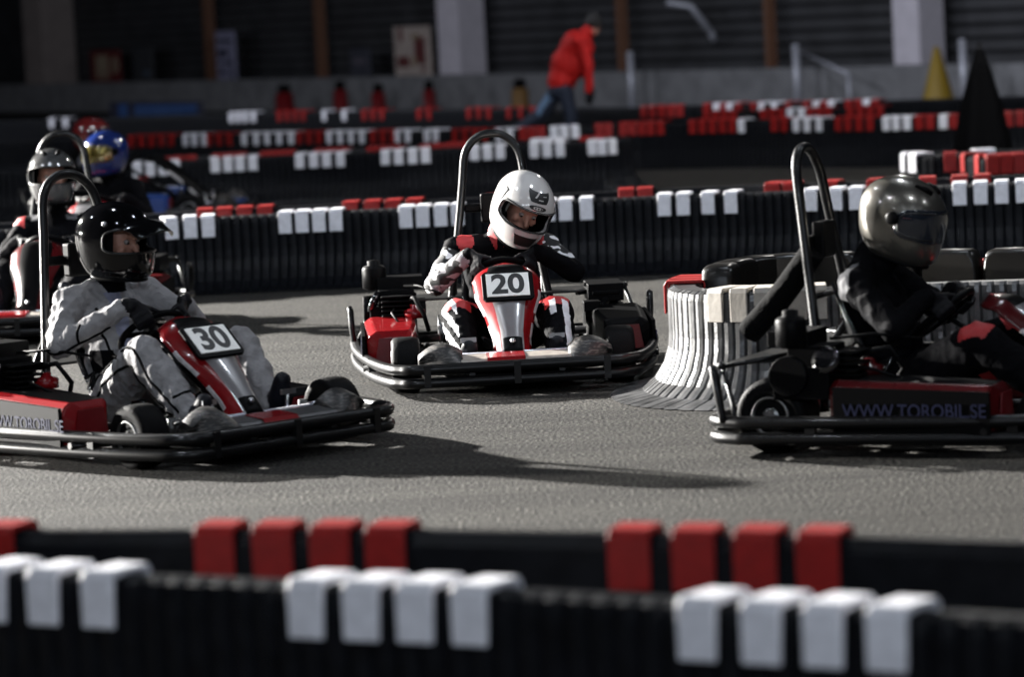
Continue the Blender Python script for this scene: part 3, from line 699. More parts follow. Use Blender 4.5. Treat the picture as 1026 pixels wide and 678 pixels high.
def hpoint(az, z, k=1.0):
    zz = V((0, 0, 0)); f, b, w = (float(np.interp(z, HZ, t)) for t in (HFs, HBs, HWs)) if False else (cub(HF, z), cub(HB, z), cub(HW, z))
    c, s = math.cos(az), math.sin(az); a = f if c > 0 else b; ex = 2.25
    r = (abs(c / a) ** ex + abs(s / w) ** ex) ** (-1 / ex)
    return V((r * c * k, r * s * k, z * k))
def cub(ys, z):
    z = max(HZ[0], min(HZ[-1], z)); i = max(0, min(len(HZ) - 2, int(np.searchsorted(HZ, z)) - 1))
    h = HZ[i + 1] - HZ[i]; t = (z - HZ[i]) / h
    def sl(j):
        if j == 0: return (ys[1] - ys[0]) / (HZ[1] - HZ[0])
        if j == len(HZ) - 1: return (ys[-1] - ys[-2]) / (HZ[-1] - HZ[-2])
        return (ys[j + 1] - ys[j - 1]) / (HZ[j + 1] - HZ[j - 1])
    m0, m1 = sl(i) * h, sl(i + 1) * h
    return (2 * t ** 3 - 3 * t * t + 1) * ys[i] + (t ** 3 - 2 * t * t + t) * m0 + (-2 * t ** 3 + 3 * t * t) * ys[i + 1] + (t ** 3 - t * t) * m1
PA, PZ0, PZH = 1.22, .014, .05
def in_port(az, z): return (abs(az) / PA) ** 4 + (abs(z - PZ0 + .012 * (abs(az) / PA) ** 2) / PZH) ** 4 < 1
def port_curve(k=1.0, n=80):
    out = []
    for i in range(n):
        t = 2 * PI * i / n; c, s = math.cos(t), math.sin(t)
        az = PA * math.copysign(abs(c) ** .5, c); z = PZ0 + PZH * math.copysign(abs(s) ** .5, s) - .012 * (abs(az) / PA) ** 2
        out.append(hpoint(az, z, k))
    return out
def helmet(parent, C, R, shell, spec):
    M = Matrix.Translation(C) @ R.to_4x4()
    q = MB(); NA, NZ = 160, 84
    zs = [HZ[0] + (HZ[-1] - HZ[0]) * (1 - (1 - i / NZ) ** 1.35) for i in range(NZ + 1)]
    g = [[q.bm.verts.new(hpoint(2 * PI * j / NA - PI, z)) for j in range(NA)] for z in zs]
    for i in range(NZ):
        for j in range(NA):
            az = 2 * PI * (j + .5) / NA - PI; z = (zs[i] + zs[i + 1]) / 2
            if in_port(az, z): continue
            q.mi = spec['pat'](az, z) if 'pat' in spec else 0
            q._f([g[i][j], g[i][(j + 1) % NA], g[i + 1][(j + 1) % NA], g[i + 1][j]])
    q.mi = 0; q._f(g[-1])
    h = q.build('helmet', [shell, M_BLK] + spec.get('mats', []), parent, M=M)
    sd = h.modifiers.new('thick', 'SOLIDIFY'); sd.thickness = .016; sd.offset = -1; sd.material_offset = 1 if len(h.data.materials) == 2 else 0
    if 'lab' in spec: h['label'] = spec['lab']
    MB().tube(port_curve(1.0), .0055, 8, loop=True).build('port_seal', spec.get('seal', M_INK), h, M=M)
    MB().tube([hpoint(2 * PI * k / 60, -.154, 1.0) for k in range(60)], .007, 8, loop=True).build('base_trim', M_BLK, h, M=M)
    if spec.get('liner', True):
        q = MB()
        g2 = [[q.bm.verts.new(hpoint(2 * PI * j / 48 - PI, z, .87)) for j in range(48)] for z in zs[::4]]
        for i in range(len(g2) - 1):
            for j in range(48):
                az = 2 * PI * (j + .5) / 48 - PI; z = (zs[i * 4] + zs[min(NZ, i * 4 + 4)]) / 2
                if abs(az) < .95 and abs(z - PZ0) < .062: continue
                q._f([g2[i][j], g2[i][(j + 1) % 48], g2[i + 1][(j + 1) % 48], g2[i + 1][j]])
        q.build('padding', M_CLOTHK, h, M=M)
    def patch(f, nm, m, k=1.012, n1=40, n2=20, az0=-1.3, az1=1.3, z0=-.06, z1=.09, th=.003):
        q = MB(); gg = [[q.bm.verts.new(hpoint(az0 + (az1 - az0) * j / n1, z0 + (z1 - z0) * i / n2, k)) for j in range(n1 + 1)] for i in range(n2 + 1)]
        for i in range(n2):
            for j in range(n1):
                az = az0 + (az1 - az0) * (j + .5) / n1; z = z0 + (z1 - z0) * (i + .5) / n2
                if f(az, z): q._f([gg[i][j], gg[i][j + 1], gg[i + 1][j + 1], gg[i + 1][j]])
        bmesh.ops.delete(q.bm, geom=[v for v in q.bm.verts if not v.link_faces], context='VERTS')
        o = q.build(nm, m, h, M=M); s_ = o.modifiers.new('thick', 'SOLIDIFY'); s_.thickness = th; return o
    if spec.get('visor'):
        patch(lambda a, z: (abs(a) / (PA + .1)) ** 4 + (abs(z - PZ0 + .012 * (abs(a) / PA) ** 2) / (PZH + .012)) ** 4 < 1, 'visor', spec['visor'], 1.02, 90, 44, -1.5, 1.5, -.06, .085)
        for s in (-1, 1):
            q = MB(); p = hpoint(1.42 * s, .012, 1.0); d = V((p.x * .3, p.y, 0)).normalized(); q.lathe([(.026, -.004), (.026, .008), (.018, .013), (.002, .014)], p, d, 20); q.build('visor_pivot', M_BLK, h, M=M)
    if spec.get('logo'):
        # dark emblem on the forehead and a small ring emblem below it
        def emb(a, z):
            x = a / .62; y = (z - .119) / .0165
            return abs(y) < 1 and abs(x) < 1 - .5 * (1 - y) / 2 and not (abs(x + .25 - .2 * y) < .07 and y > -.1) and not (-.05 < x < .3 and -.45 < y < -.2) and not (.3 < x < .6 and .35 < y < .5)
        patch(emb, 'emblem', M_INK, 1.006, 90, 50, -.7, .7, .10, .139, .0015)
        def ringe(a, z):
            x = a / .30; y = (z - .083) / .0105; r = math.hypot(x, y); return .62 < r < 1 or (r < .62 and abs(y) < .3 and int((x + 2) * 6) % 2 == 0)
        patch(ringe, 'emblem', M_INK, 1.006, 90, 50, -.34, .34, .068, .096, .0015)
        patch(lambda a, z: abs(a) < .34 - .12 * (-.07 - z) / .05 and -.118 < z < -.062, 'chin_vent', M_INK, 1.006, 50, 30, -.4, .4, -.13, -.05, .002)
        for s in (-1, 1): patch(lambda a, z: abs(a - s * 1.42) < .13 and -.03 < z < .08, 'side_pad', M_INK, 1.006, 40, 30, -1.7, 1.7, -.05, .1, .002)
        q = MB(); q.tube(port_curve(1.012), .0035, 6, loop=True); q.build('port_trim', shell, h, M=M)
        patch(lambda a, z: abs(z - .066 + .02 * (abs(a) / 1.3) ** 2) < .003, 'visor_seam', M_INK, 1.005, 80, 60, -1.6, 1.6, .03, .08, .0015)
    if spec.get('peak'):
        q = MB(); rr = []
        for i in range(9):
            f = i / 8; rr.append([V((.12 + .15 * f * (1 - .35 * abs(u) ** 2.2), .125 * u * (1 - .12 * f), .098 - .035 * f - .035 * abs(u) ** 2 + .012 * math.sin(PI * f))) for u in [-1 + 2 * k / 16 for k in range(17)]])
        q.rings(rr, closed=False); o = q.build('peak', shell, h, M=M); s_ = o.modifiers.new('thick', 'SOLIDIFY'); s_.thickness = .006
        for az in (-1.2, 0, 1.2):
            q = MB(); p = hpoint(az, .075, 1.01); q.ball(p, .012, 8); q.build('snap_stud', M_STEEL, h, M=M)
    if spec.get('vents'):
        for s in (-1, 1):
            q = MB(); q.tube([hpoint(.28 * s, .125, 1.02), hpoint(.5 * s, .135, 1.02), hpoint(.95 * s, .14, 1.02)], [.010, .013, .006], 8); q.build('vent', M_BLK, h, M=M)
    return h
def head_parts(B, C, R):
    W = lambda p: C + R @ V(p)
    B.ell('head', W((.0, 0, .015)), (.095, .076, .108), R); B.ell('head', W((.022, 0, -.055)), (.068, .058, .062), R)
    B.cap('head', W((.094, 0, .012)), W((.112, 0, -.026)), .009, .0135)
    B.cap('head', W((.084, -.034, .036)), W((.084, .034, .036)), .013, .013)
    for s in (-1, 1): B.cap('head', W((.07, .045 * s, -.02)), W((.06, .05 * s, -.03)), .018, .016); B.cap('head', W((.0, .076 * s, .0)), W((-.008, .080 * s, -.03)), .012, .009)
    B.cap('lips', W((.086, -.017, -.055)), W((.086, .017, -.055)), .009, .009); B.cap('head', W((.075, 0, -.085)), W((.07, 0, -.09)), .018, .02)
def eyes(parent, C, R):
    for s in (-1, 1):
        q = MB(); q.ball((0, 0, 0), .0125, 8); q.mi = 1; q.ball((.0064, 0, -.0035), .0075, 8)
        q.build('eye', [M_EYEW, M_EYED], parent, M=Matrix.Translation(C + R @ V((.0835, .032 * s, .012))) @ R.to_4x4())
def grip_hand(B, W, P, t, n, r, lab):
    """W wrist, P point on the rim, t rim tangent (thumb way), n to the driver, r outward"""
    for k, (off, ln) in enumerate(((.033, .95), (.011, 1.05), (-.011, 1.0), (-.032, .82))):
        K = P + t * off * .95 + r * .020 + n * .024
        B.cap(lab, W + t * off * .5, K, .0165, .0135)
        Mid = P + t * off + r * .030 * ln - n * .014; Tp = P + t * off + r * (.010 - .012 * ln) - n * .030; Tt = P + t * off - r * .024 * ln - n * .016
        B.cap(lab, K, Mid, .0115, .0105); B.cap(lab, Mid, Tp, .0105, .0098); B.cap(lab, Tp, Tt, .0098, .0088)
    a = W.lerp(P, .35) + t * .026; b = P + t * .052 + n * .026 - r * .006; c = P + t * .070 + n * .012 - r * .022
    B.cap(lab, a, b, .0155, .0125); B.cap(lab, b, c, .012, .010)
WC = V((.50, 0, .465)); WN = V((-.62, 0, .78)).normalized(); WY = V((0, 1, 0)); WZ = WY.cross(WN).normalized()
def make_driver(label, loc, hd, pose, mats, matfn, helm, S=1.0, voxel=.0075, piping=None, simple=False):
    root = empty('person', loc, hd); root.scale = (S, S, S); tag(root, label, 'person')
    B = Body(); p = pose
    FX = V((p.get('fx', .13), 0, 0)); hip = V(p.get('hip', (.20, 0, .21))) + FX; chest = V(p.get('chest', (.13, 0, .47))) + FX; neck = V(p.get('neck', (.13, 0, .64))) + FX
    hc = V(p.get('head', (.20, 0, .83))) + FX; HR = rotm(*[math.radians(a) for a in p.get('hrot', (0, 10, 0))])
    lean = p.get('lean', 0)
    B.ell('pelvis', hip, (.135, .175, .125)); B.ell('torso', hip.lerp(chest, .5), (.125, .165, .17)); B.ell('torso', chest, (.125, .18, .155))
    up = (neck - chest).normalized()
    shl = {}
    for s in (-1, 1):
        sh = V(p['sh'][s]) + FX if 'sh' in p else neck + V((.0, .185 * s, -.055)); shl[s] = sh
        B.cap('torso', chest + V((0, .08 * s, .03)), neck + V((-.01, .05 * s, -.04)), .10, .075); B.cap('shoulder' + 'RxL'[s + 1], neck + V((0, .06 * s, -.045)), sh, .07, .072)
    B.cap('neck', neck - up * .05, hc - V((0.02, 0, .06)), .062, .062); B.cap('collar', neck + V((.0, 0, -.02)), neck + V((.012, 0, .03)), .085, .072)
    for s in (-1, 1):
        T = 'RxL'[s + 1]
        ang = math.radians(p.get('grip', {}).get(s, 12)); 
        th = ang if s > 0 else PI - ang
        rdir = WY * math.cos(th) + WZ * math.sin(th); P = WC + rdir * .135; tan = (WY * -math.sin(th) + WZ * math.cos(th)) * (1 if s > 0 else -1)
        Wst = P + rdir * .045 + WN * .070 - tan * .015
        el = V(p['el'][s]) + FX * .6 if 'el' in p else shl[s] + V((.16, .13 * s, -.20))
        B.cap('uarm' + T, shl[s], el, .066, .056); B.cap('farm' + T, el, el.lerp(Wst, .86), .056, .042)
        B.cap('cuff' + T, el.lerp(Wst, .62), el.lerp(Wst, .98), .041, .034); B.cap('hand' + T, el.lerp(Wst, .9), Wst, .032, .026)
        grip_hand(B, Wst, P, tan, WN, rdir, 'hand' + T)
        hj = hip + V((.02, .10 * s, -.02)); kn = V(p['kn'][s]) if 'kn' in p else V((.70, .22 * s, .36)); an = V(p['an'][s]) if 'an' in p else V((1.02, .20 * s, .15))
        B.cap('thigh' + T, hj, kn, .105, .082); B.cap('calf' + T, kn, kn.lerp(an, .5), .082, .076); B.cap('calf' + T, kn.lerp(an, .45), an, .076, .058)
        toe = V(p['toe'][s]) if 'toe' in p else an + V((.06, 0, .14)); hl = an + V((.015, 0, -.055))
        dirf = (toe - hl).normalized()
        B.cap('shoe' + T, hl, hl.lerp(toe, .62), .036, .042); B.cap('shoe' + T, hl.lerp(toe, .55), toe, .044, .034); B.cap('shoe' + T, an, hl, .044, .036)
        B.cap('shoe' + T, hl.lerp(toe, .6) + V((0, .015, 0)), toe + V((0, .012, 0)), .034, .028)
    head_parts(B, hc, HR)
    body = B.build('body', root, mats, matfn, voxel, fold=p.get('fold', .0016))
    if not simple: eyes(root, hc, HR)
    helmet(root, hc + HR @ V((-.006, 0, .012)), HR, helm['shell'], helm)
    if piping:
        bvh = BVHTree.FromObject(body, bpy.context.evaluated_depsgraph_get()) if False else BVHTree.FromPolygons([v.co.copy() for v in body.data.vertices], [list(f.vertices) for f in body.data.polygons])
        for pts in piping:
            o_ = []
            raw = smooth_path([V((*a, *[0] * 0)) for a, d in pts], 8); ds = smooth_path([V(d) for a, d in pts], 8)
            for a, d in zip(raw, ds):
                d = d.normalized(); hit = bvh.ray_cast(a + d * .25, -d, .3)
                if hit[0] is not None: o_.append(hit[0] + d * .001)
            if len(o_) > 3: MB().tube(o_, .006, 6).build('piping', M_CLOTHK, body)
    return root, B

# ---- suits
M_CAMO = mat_patch('black_white_camouflage', '#e2e0e2', '#0c0c0e', 19, .47, .75, .012, (1, 1, 1.7))
M_CAMOG = mat_patch('grey_camouflage', '#8a888c', '#0c0c0e', 15, .5, .75, .012, (1, 1, 1.7))
M_WHT = mat('white_cloth', (.62, .62, .64), .75, bump=.3, bscale=18)
M_SRED = mat('red_cloth', (.34, .010, .012), .6)
M_GSUIT = mat('grey_cloth', (.235, .23, .235), .8, var=.08, scale=30, bump=.8, bscale=13, distort=1.2, spec=.2)
M_GSUIT2 = mat('blue_grey_cloth', (.19, .20, .27), .8, bump=.5, bscale=12)
M_BSUIT = mat('black_suit_cloth', (.003, .003, .0038), .8, spec=.04, bump=.5, bscale=13, distort=1.0)
def has(lab, *keys): return np.array([any(l.startswith(k) for k in keys) for l in lab])
def base_fn(mi, lab, T, C, N, glove, shoe, skin):
    mi[has(lab, 'hand')] = glove; mi[has(lab, 'shoe')] = shoe; mi[has(lab, 'head', 'lips')] = skin
# white helmet driver
def suit20(mi, lab, T, C, N):      # 0 black 1 camo 2 white 3 red 4 glove 5 shoe 6 skin 7 grey camo
    R_, Lf = has(lab, 'uarmR', 'farmR'), has(lab, 'uarmL', 'farmL')
    mi[R_] = 1; mi[has(lab, 'farmR')] = 7
    ul = has(lab, 'uarmL', 'shoulderL')
    mi[ul & (C[:, 1] > .19) & (N[:, 2] > -.2)] = 1
    mi[has(lab, 'uarmL') & (T > .62) & (T < .8) & (N[:, 2] > -.3)] = 2
    mi[has(lab, 'uarmL') & (T > .8)] = 0
    for s in (-1, 1):
        c = np.array((.385, .165 * s, .635)); d = (C - c) / np.array((.07, .042, .06))
        mi[(np.linalg.norm(d, axis=1) < 1) & has(lab, 'shoulder', 'torso', 'uarm')] = 3
    kn = has(lab, 'thigh', 'calf')
    for s in (-1, 1):
        sel = kn & (C[:, 1] * s > 0) & (C[:, 0] > .56) & (C[:, 0] < .80) & (N[:, 2] > .62)
        mi[sel] = 3
    # left leg: two white bands down the shin
    cf = has(lab, 'calfL') & (N[:, 0] > -.1) & (C[:, 0] > .69)
    rel = C[:, 1] - .235
    mi[cf & (rel > .018) & (rel < .048)] = 2; mi[cf & (rel > -.045) & (rel < -.015) & (C[:, 0] < .86)] = 2
    # right leg: white slashes at the outer side
    cr = has(lab, 'calfR', 'thighR') & (C[:, 1] < -.235) & (C[:, 0] > .64)
    mi[cr & ((np.floor((C[:, 2] * 22 + C[:, 1] * 30)) % 2) == 0)] = 2
    mi[has(lab, 'collar') & (N[:, 1] < -.3)] = 3
    ch = has(lab, 'torso') & (N[:, 0] > .5)
    mi[ch & (np.abs(C[:, 2] - .55) < .012) & (C[:, 1] < -.05)] = 2
    base_fn(mi, lab, T, C, N, 4, 5, 6)
mats20 = [M_BSUIT, M_CAMO, M_WHT, M_SRED, M_GLOVE, M_SHOE, M_SKIN, M_CAMOG]
def suit30(mi, lab, T, C, N):
    mi[has(lab, 'cuff')] = 2
    mi[has(lab, 'neck', 'collar')] = 1
    mi[has(lab, 'torso') & (C[:, 1] < -.10) & (C[:, 2] > .30) & (C[:, 2] < .40) & (N[:, 0] > 0)] = 4
    mi[has(lab, 'torso') & (np.abs(C[:, 1] + .03) < .035) & (N[:, 0] > .3)] = 5
    base_fn(mi, lab, T, C, N, 2, 3, 6)
mats30 = [M_GSUIT, M_BSUIT, M_GLOVE, M_SHOE, M_BSUIT, M_GSUIT2, M_SKIN]
def suitblk(mi, lab, T, C, N):
    mi[has(lab, 'shoulder') & (N[:, 0] < -.1) & (T > .3)] = 1
    mi[has(lab, 'thigh') & (T > .9) & (N[:, 2] > .3)] = 5
    base_fn(mi, lab, T, C, N, 2, 3, 4)
M_DGREY = mat('grey_cloth_yoke', (.10, .10, .105), .8, bump=.4, bscale=14)
matsblk = [M_BSUIT, M_DGREY, M_GLOVE, M_SHOE, M_SKIN, M_SRED]
def suitA(mi, lab, T, C, N):
    mi[has(lab, 'shoulder') & (N[:, 2] > .5) & (T < .6)] = 1; mi[has(lab, 'shoulder') & (T > .9)] = 5
    mi[has(lab, 'uarmL')] = 6
    base_fn(mi, lab, T, C, N, 2, 3, 4)
matsA = [M_BSUIT, M_DGREY, M_GLOVE, M_SHOE, M_SKIN, M_SRED, mat('dark_blue_cloth', (.015, .02, .05), .8)]

M_HWHITE = mat('white_helmet_gloss', (.50, .485, .47), .16, coat=1, var=.02)
M_HBLACK = mat('black_helmet_gloss', (.002, .002, .0025), .08, coat=.35, spec=.3)
M_HSILV = mat('silver_helmet_metallic', (.17, .16, .14), .28, .8, coat=1, var=.04)
M_HGREY = mat('grey_helmet_gloss', (.05, .05, .05), .15, coat=1)
M_HBLUE = mat('dark_blue_helmet_gloss', (.008, .018, .09), .12, coat=1)
M_HRED = mat('dark_red_helmet_gloss', (.10, .01, .01), .2, coat=1)
M_VIS = mat('smoked_visor', (.012, .015, .022), .05, coat=1)
M_VISY = mat('yellow_mirror_visor', (.16, .13, .03), .18, .6, coat=1)

# ------------------------------------------------------------------ place karts and drivers
def kart_root(front_c, hd):
    return (front_c[0] - 1.05 * math.cos(hd), front_c[1] - 1.05 * math.sin(hd), 0)
# kart 20
M_NOSE30 = mat('dark_grey_plastic', (.05, .05, .052), .35, var=.3)
H20 = math.radians(-87.3); L20 = kart_root((.0, 15.78), H20)
make_kart('racing_kart', 'red and grey kart numbered 20 facing the camera', L20, H20, '20', loops='side', podm={1: M_BLK}, pod_text='WWW.TOROBIL.SE')
make_driver('driver in white full-face helmet with camouflage sleeves, head bowed, sitting in kart number 20', L20, H20,
    dict(hip=(.20, 0, .21), chest=(.16, .0, .47), neck=(.20, .015, .63), head=(.325, .11, .775), hrot=(10, 32, -21), sh={1: (.20, .215, .575), -1: (.19, -.205, .585)},
         el={1: (.34, .335, .46), -1: (.33, -.315, .43)}, grip={1: 36, -1: 36}, kn={1: (.72, .23, .30), -1: (.72, -.23, .31)}, an={1: (1.02, .21, .14), -1: (1.02, -.21, .14)}, toe={1: (1.12, .20, .20), -1: (1.12, -.20, .20)}),
    mats20, suit20, dict(shell=M_HWHITE, logo=True))
# kart 30
H30 = math.radians(-48); L30 = kart_root((-1.105, 13.83), H30)
make_kart('racing_kart', 'red and grey kart numbered 30 turning in from the left edge', L30, H30, '30', loops='rear', pod_text='WWW.TOROBIL.SE', podm={1: M_BLK}, pod_low=.07, nose=M_NOSE30, shaded_top=True)
pip = [
    [((.34, -.11, .22), (0, -1, .7)), ((.50, -.17, .32), (0, -1, .6)), ((.77, -.235, .41), (0, -1, .5)), ((.86, -.22, .30), (.2, -1, .3)), ((1.0, -.205, .18), (.3, -1, .2))],
    [((.36, -.11, .20), (0, -1, -.1)), ((.50, -.17, .30), (0, -1, -.15)), ((.76, -.235, .39), (0, -1, -.3)), ((.84, -.22, .30), (-.4, -1, -.3)), ((.98, -.205, .19), (-.4, -1, -.2))],
    [((.95, -.21, .22), (.6, -1, .5)), ((.95, -.21, .22), (.9, -.3, .8)), ((.95, -.21, .22), (.6, .6, .8))],
    [((.22, -.22, .58), (-.2, -1, -.1)), ((.28, -.29, .51), (0, -1, -.3)), ((.345, -.355, .44), (.1, -1, -.5)), ((.43, -.27, .475), (.3, -1, -.8)), ((.50, -.21, .50), (.3, -1, -.8))],
    [((.42, -.285, .47), (.3, -1, -.8)), ((.42, -.285, .47), (.5, -1, 0)), ((.42, -.285, .47), (.2, -.3, 1))],
    [((.20, -.11, .56), (1, -.1, .1)), ((.24, -.11, .47), (1, -.1, 0)), ((.28, -.10, .37), (1, -.1, 0))]]
make_driver('driver in pale grey suit and black peaked helmet, sitting in kart number 30', L30, H30,
    dict(fold=.0030, hip=(.20, 0, .22), chest=(.10, 0, .49), neck=(.08, 0, .66), head=(.19, -.02, .835), hrot=(14, 6, 0), sh={1: (.10, .20, .60), -1: (.09, -.20, .60)},
         el={1: (.30, .33, .45), -1: (.27, -.36, .44)}, grip={1: 40, -1: 48}, kn={1: (.77, .24, .40), -1: (.77, -.24, .41)}, an={1: (1.0, .21, .17), -1: (1.02, -.21, .17)}, toe={1: (1.09, .20, .275), -1: (1.11, -.21, .235)}),
    mats30, suit30, dict(shell=M_HBLACK, peak=True), piping=pip)
# right kart
HRK = math.radians(-25); wpt = at(782, 452, 0)
LRK = (wpt.x + .50 * -math.sin(HRK) * 1.0, wpt.y + .50 * math.cos(HRK), 0)
make_kart('racing_kart', 'dark red kart cut by the right edge beside the looped barrier', LRK, HRK, None, loops='rear', pod_front=.89, shaded_top=True, body=M_RED2, pod_text='WWW.TOROBIL.SE')
make_driver('driver in black suit and silver full-face helmet, in the kart at the right edge', LRK, HRK,
    dict(hip=(.20, 0, .21), chest=(.10, 0, .48), neck=(.08, 0, .66), head=(.22, -.0, .825), hrot=(-6, 20, 0), sh={1: (.10, .20, .59), -1: (.09, -.20, .59)},
         el={1: (.32, .33, .44), -1: (.33, -.32, .44)}, grip={1: 20, -1: 20}, kn={1: (.72, .24, .38), -1: (.72, -.24, .38)}),
    matsblk, suitblk, dict(shell=M_HSILV, visor=M_VIS, vents=True))
q = MB(); q.box((0, 0, 0), (.30, .05, .085)); 
strap = q.build('harness_pad', M_CLOTHK, None, bevel=.02)
pa, pb = V((-.30, -.06, .70)), V((-.52, -.06, .44))
# kart A : behind kart 30
HA = math.radians(-95); pA = atY(43, 172, 20.3); LA = (pA.x - .30 * math.cos(HA) + .05, pA.y - .30 * math.sin(HA), 0)
make_kart('racing_kart', 'dark kart behind the grey-suited driver at the left edge', LA, HA, None, simple=True, body=M_RED2, S=1.0, dark=True)  # body and fairing colours darkened to stand in for shade
make_driver('driver with grey open helmet and face showing, behind the grey-suited driver at the left edge', LA, HA,
    dict(head=(.17, 0, .875), hrot=(14, 4, 0)), matsA, suitA, dict(shell=M_HGREY, vents=True), S=1.0, voxel=.01)
# driver with the blue helmet
HB_ = math.radians(-100); pB = atY(106, 160, 24.9); LB = (pB.x - .31 * math.cos(HB_), pB.y - .31 * math.sin(HB_), 0)
make_kart('racing_kart', 'dark kart mostly hidden behind the long middle barrier at left', LB, HB_, None, simple=True, hoop_on=False)
make_driver('driver in dark blue helmet with yellow visor beyond the middle barrier at left', LB, HB_,
    dict(head=(.18, 0, .83), hrot=(-38, 6, 0)), matsblk, suitblk, dict(shell=M_HBLUE, visor=M_VISY), voxel=.01)
# blue kart
HC = math.radians(-4); SCL = 1.15; pc = atY(190, 205, 29.7)
LC = (pc.x - SCL * (1.05 * math.cos(HC) + .485 * math.sin(HC)), pc.y - SCL * (1.05 * math.sin(HC) - .485 * math.cos(HC)), 0)
make_kart('racing_kart', 'blue kart with white script and figure 4 on its side, beyond the middle barrier', LC, HC, None, simple=True, body=M_BLUE, S=SCL, pod_text='Faster   4', hoop_on=False, pod_front=.91)
make_driver('driver in dark suit and dark red helmet in the blue kart beyond the barrier', LC, HC,
    dict(head=(.17, 0, .80), hrot=(0, 6, 0)), matsblk, suitblk, dict(shell=M_HRED, visor=M_VIS), S=1.0, voxel=.012, simple=True)
# harness pad hangs on the right kart's roll hoop
bpy.data.objects.remove(strap)
rk = [o for o in COL.objects if o.get('label', '').startswith('dark red kart')][0]
q = MB(); a, b = V((-.24, -.08, .66)), V((-.52, -.02, .40))
q.tube(smooth_path([(.02, -.10, .72), (-.03, -.09, .66), (-.16, -.05, .52), (-.29, -.02, .40)], 5), .05, 10); q.build('padded_strap', M_CLOTHK, rk)

# marshal in red
M_COAT = mat('bright_red_coat', (.46, .012, .010), .65, spec=.2, bump=.5, bscale=7, distort=.8)
M_JEAN = mat('dark_blue_denim', (.012, .018, .035), .8); M_JEAN_LIT = mat('lit_blue_denim', (.10, .17, .27), .8); M_HAIR = mat('dark_hair', (.008, .007, .006), .6, bump=.6, bscale=70)
mp_ = at(566, 143, 0); mp_ = V((.79, 40.6, 0))
root = empty('person', mp_); root.scale = (1.01, 1.01, 1.01); tag(root, 'person in red coat and dark jeans bending forward behind the far barriers', 'person')
B = Body()
B.ell('coat', (-.05, 0, .84), (.17, .185, .10)); B.ell('coat', (.04, 0, 1.03), (.22, .20, .20), rotm(0, math.radians(25))); B.ell('coat', (.14, 0, 1.22), (.20, .21, .18), rotm(0, math.radians(30)))
B.cap('coat', (-.06, 0, .84), (.12, 0, 1.25), .17, .17)
B.cap('coat', (.2, 0, 1.32), (.275, 0, 1.40), .085, .078)
HC_ = V((.34, .02, 1.46)); HRm = rotm(math.radians(75), math.radians(35)); head_parts(B, HC_, HRm)
B.cap('coat', (.14, -.2, 1.30), (.24, .2, 1.30), .09, .09)
B.cap('coat', (.20, -.22, 1.28), (.25, -.27, 1.0), .078, .066); B.cap('coat', (.25, -.27, 1.0), (.24, -.26, .74), .064, .05); B.cap('coat', (.20, .22, 1.28), (.22, .27, 1.02), .078, .066); B.cap('coat', (.22, .27, 1.02), (.27, .24, .78), .062, .05)
for wx, wy, wz, dy in ((.235, -.26, .70, -1), (.275, .23, .74, 1)):
    W = V((wx, wy, wz)); B.cap('hand', W + V((0, 0, .05)), W, .033, .034); B.cap('hand', W, W + V((.01, 0, -.05)), .034, .036)
    for k in range(4):
        a = W + V((.03 - .02 * k, 0, -.06)); b = a + V((.006, .006, -.045 + .006 * abs(k - 1))); B.cap('hand', a, b, .0115, .011); B.cap('hand', b, b + V((.0, .014, -.032)), .011, .010)
    B.cap('hand', W + V((.03, .01, -.01)), W + V((.052, .02, -.055)), .014, .011)
B.ell('jeanR', (-.08, 0, .74), (.15, .17, .12)); B.cap('jeanR', (-.03, -.09, .72), (.03, -.10, .44), .105, .078); B.cap('jeanR', (.03, -.10, .44), (-.02, -.10, .10), .078, .058); B.cap('boot', (-.02, -.10, .09), (-.04, -.10, .045), .055, .045); B.cap('boot', (-.04, -.10, .045), (.15, -.11, .04), .045, .038)
B.cap('jeanL', (-.10, .09, .74), (-.32, .08, .47), .108, .080); B.cap('jeanL2', (-.32, .08, .47), (-.58, .09, .32), .078, .06); B.cap('boot', (-.56, .09, .33), (-.64, .09, .30), .058, .055); B.cap('boot', (-.64, .09, .32), (-.68, .10, .13), .05, .038)
def msuit(mi, lab, T, C, N):
    mi[has(lab, 'jean')] = 1; mi[has(lab, 'jeanL') & (N[:, 0] < -.1) & has(lab, 'jeanL')] = 2; mi[has(lab, 'jeanL2')] = 1; mi[has(lab, 'hand')] = 3; mi[has(lab, 'boot')] = 4; mi[has(lab, 'head', 'lips', 'neck')] = 5  # left-facing side of the left thigh painted paler, as if lit
B.build('body', root, [M_COAT, M_JEAN, M_JEAN_LIT, M_GLOVE, M_SHOE, M_SKIN], msuit, .012)
q = MB(); q.ball((-.012, 0, .03), (.108, .09, .112), 14)
for k in range(60):
    a, z = random.uniform(0, 6.28), random.uniform(-.02, .12); q.ball((-.02 + .09 * math.cos(a) * (1 - z * 3), .08 * math.sin(a) * (1 - z * 3), z), .022, 4)
hm = q; 
bmesh.ops.delete(hm.bm, geom=[v for v in hm.bm.verts if v.co.x > .055 and v.co.z < .07], context='VERTS')
hm.build('hair', M_HAIR, root, M=Matrix.Translation(HC_) @ HRm.to_4x4()); eyes(root, HC_, HRm)

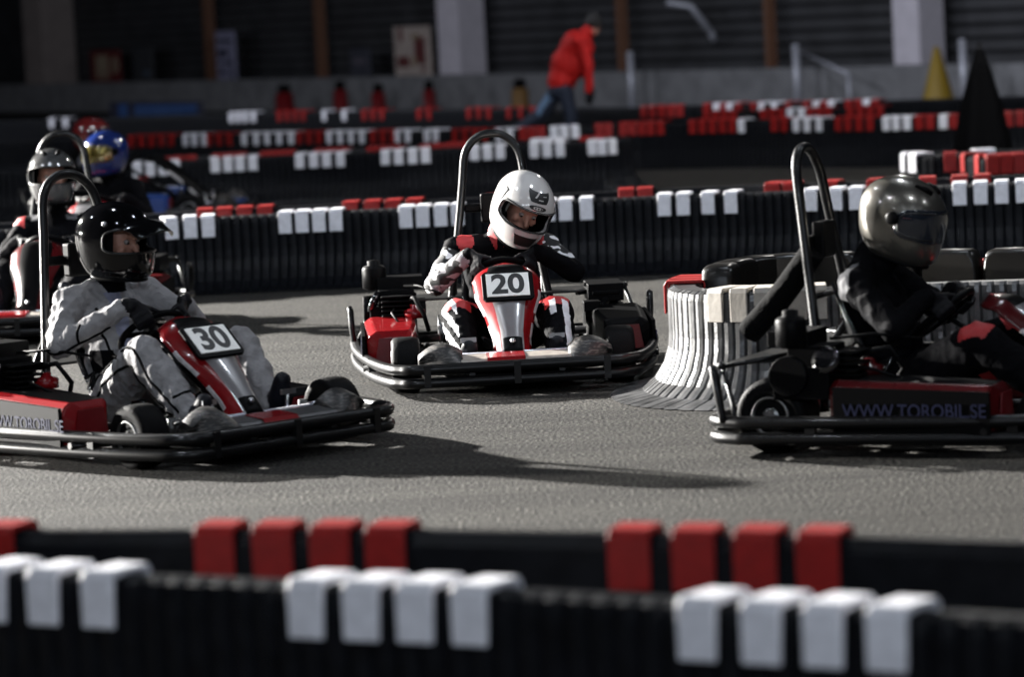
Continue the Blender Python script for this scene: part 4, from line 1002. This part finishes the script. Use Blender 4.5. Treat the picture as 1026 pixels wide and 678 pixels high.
# ------------------------------------------------------------------ light
def aim(o, tgt):
    d = V(tgt) - o.location; o.rotation_euler = d.to_track_quat('-Z', 'Y').to_euler()
def lamp(name, kind, loc, tgt, power, color=(1, 1, 1), **kw):
    l = bpy.data.lights.new(name, kind); l.energy = power; l.color = color
    for k, v in kw.items(): setattr(l, k, v)
    o = bpy.data.objects.new(name, l); COL.objects.link(o); o.location = loc; aim(o, tgt); return o
EL = math.radians(18); DL = V((.74, -.67, 0)).normalized(); DIST = 44
tgt = V((0.2, 14.2, 0))
pos_ = tgt - DL * DIST * math.cos(EL) + V((0, 0, DIST * math.sin(EL)))
lamp('hall_floodlight', 'SPOT', pos_, tgt, 720000, (1.0, .97, .92), spot_size=math.radians(34), spot_blend=.45, shadow_soft_size=.35)
lamp('side_floodlight', 'SPOT', (-25.5, 22.3, 2.7), (0.3, 15.0, 0.4), 125000, (1.0, .97, .92), spot_size=math.radians(26), spot_blend=.5, shadow_soft_size=.3)
for x in (-7, -2.5, 2, 6.5):
    for y, pw in ((4, 15), (10, 55), (16, 20)):
        lamp('ceiling_lamp', 'AREA', (x, y, 6.2), (x, y, 0), pw, (.86, .92, 1), shape='DISK', size=.4)
for x in (-5, 0, 5):
    lamp('front_fill', 'AREA', (x, -5, 5), (x * .5, 8, .3), 260, (.78, .87, 1), shape='DISK', size=.5)  # unseen fill added behind the camera to brighten camera-facing surfaces
for x in (-7, -2.5, 2, 6.5):
    lamp('barrier_fill', 'AREA', (x, 15.8, 6), (x, 22.5, .3), 130, (.82, .89, 1), shape='DISK', size=.4)  # added fill, brightens the caps of the middle barrier only
for x in (-9, -3, 3, 9):  # two rows of added fill for the distant barrier caps
    lamp('far_fill', 'AREA', (x, 25, 6), (x, 32, .3), 110, (.86, .9, 1), shape='DISK', size=.5)
    lamp('far_fill', 'AREA', (x, 33, 6), (x, 41, .3), 90, (.86, .9, 1), shape='DISK', size=.5)
lamp('far_fill', 'AREA', (4, 28.6, 6), (4, 28.6, 0), 260, (1, .97, .92), shape='DISK', size=.5)  # added fill that lifts the track floor beyond the middle barrier
for x, y in ((-14, 52), (-4, 46), (4, 42), (10, 38)):
    lamp('wall_fill', 'AREA', (x - 7, y + 1, 4.5), (x + 2, y + 12, 0.8), 330, (.86, .89, 1), shape='DISK', size=.6)  # unseen fill added to brighten the back wall and columns
W_ = bpy.data.worlds.new('world'); SC.world = W_; W_.use_nodes = True
W_.node_tree.nodes['Background'].inputs['Color'].default_value = (.55, .62, .8, 1); W_.node_tree.nodes['Background'].inputs['Strength'].default_value = .006
vs = SC.view_settings; vs.view_transform = 'Standard'; vs.look = 'None'; vs.exposure = 0; vs.gamma = 1; vs.use_curve_mapping = False
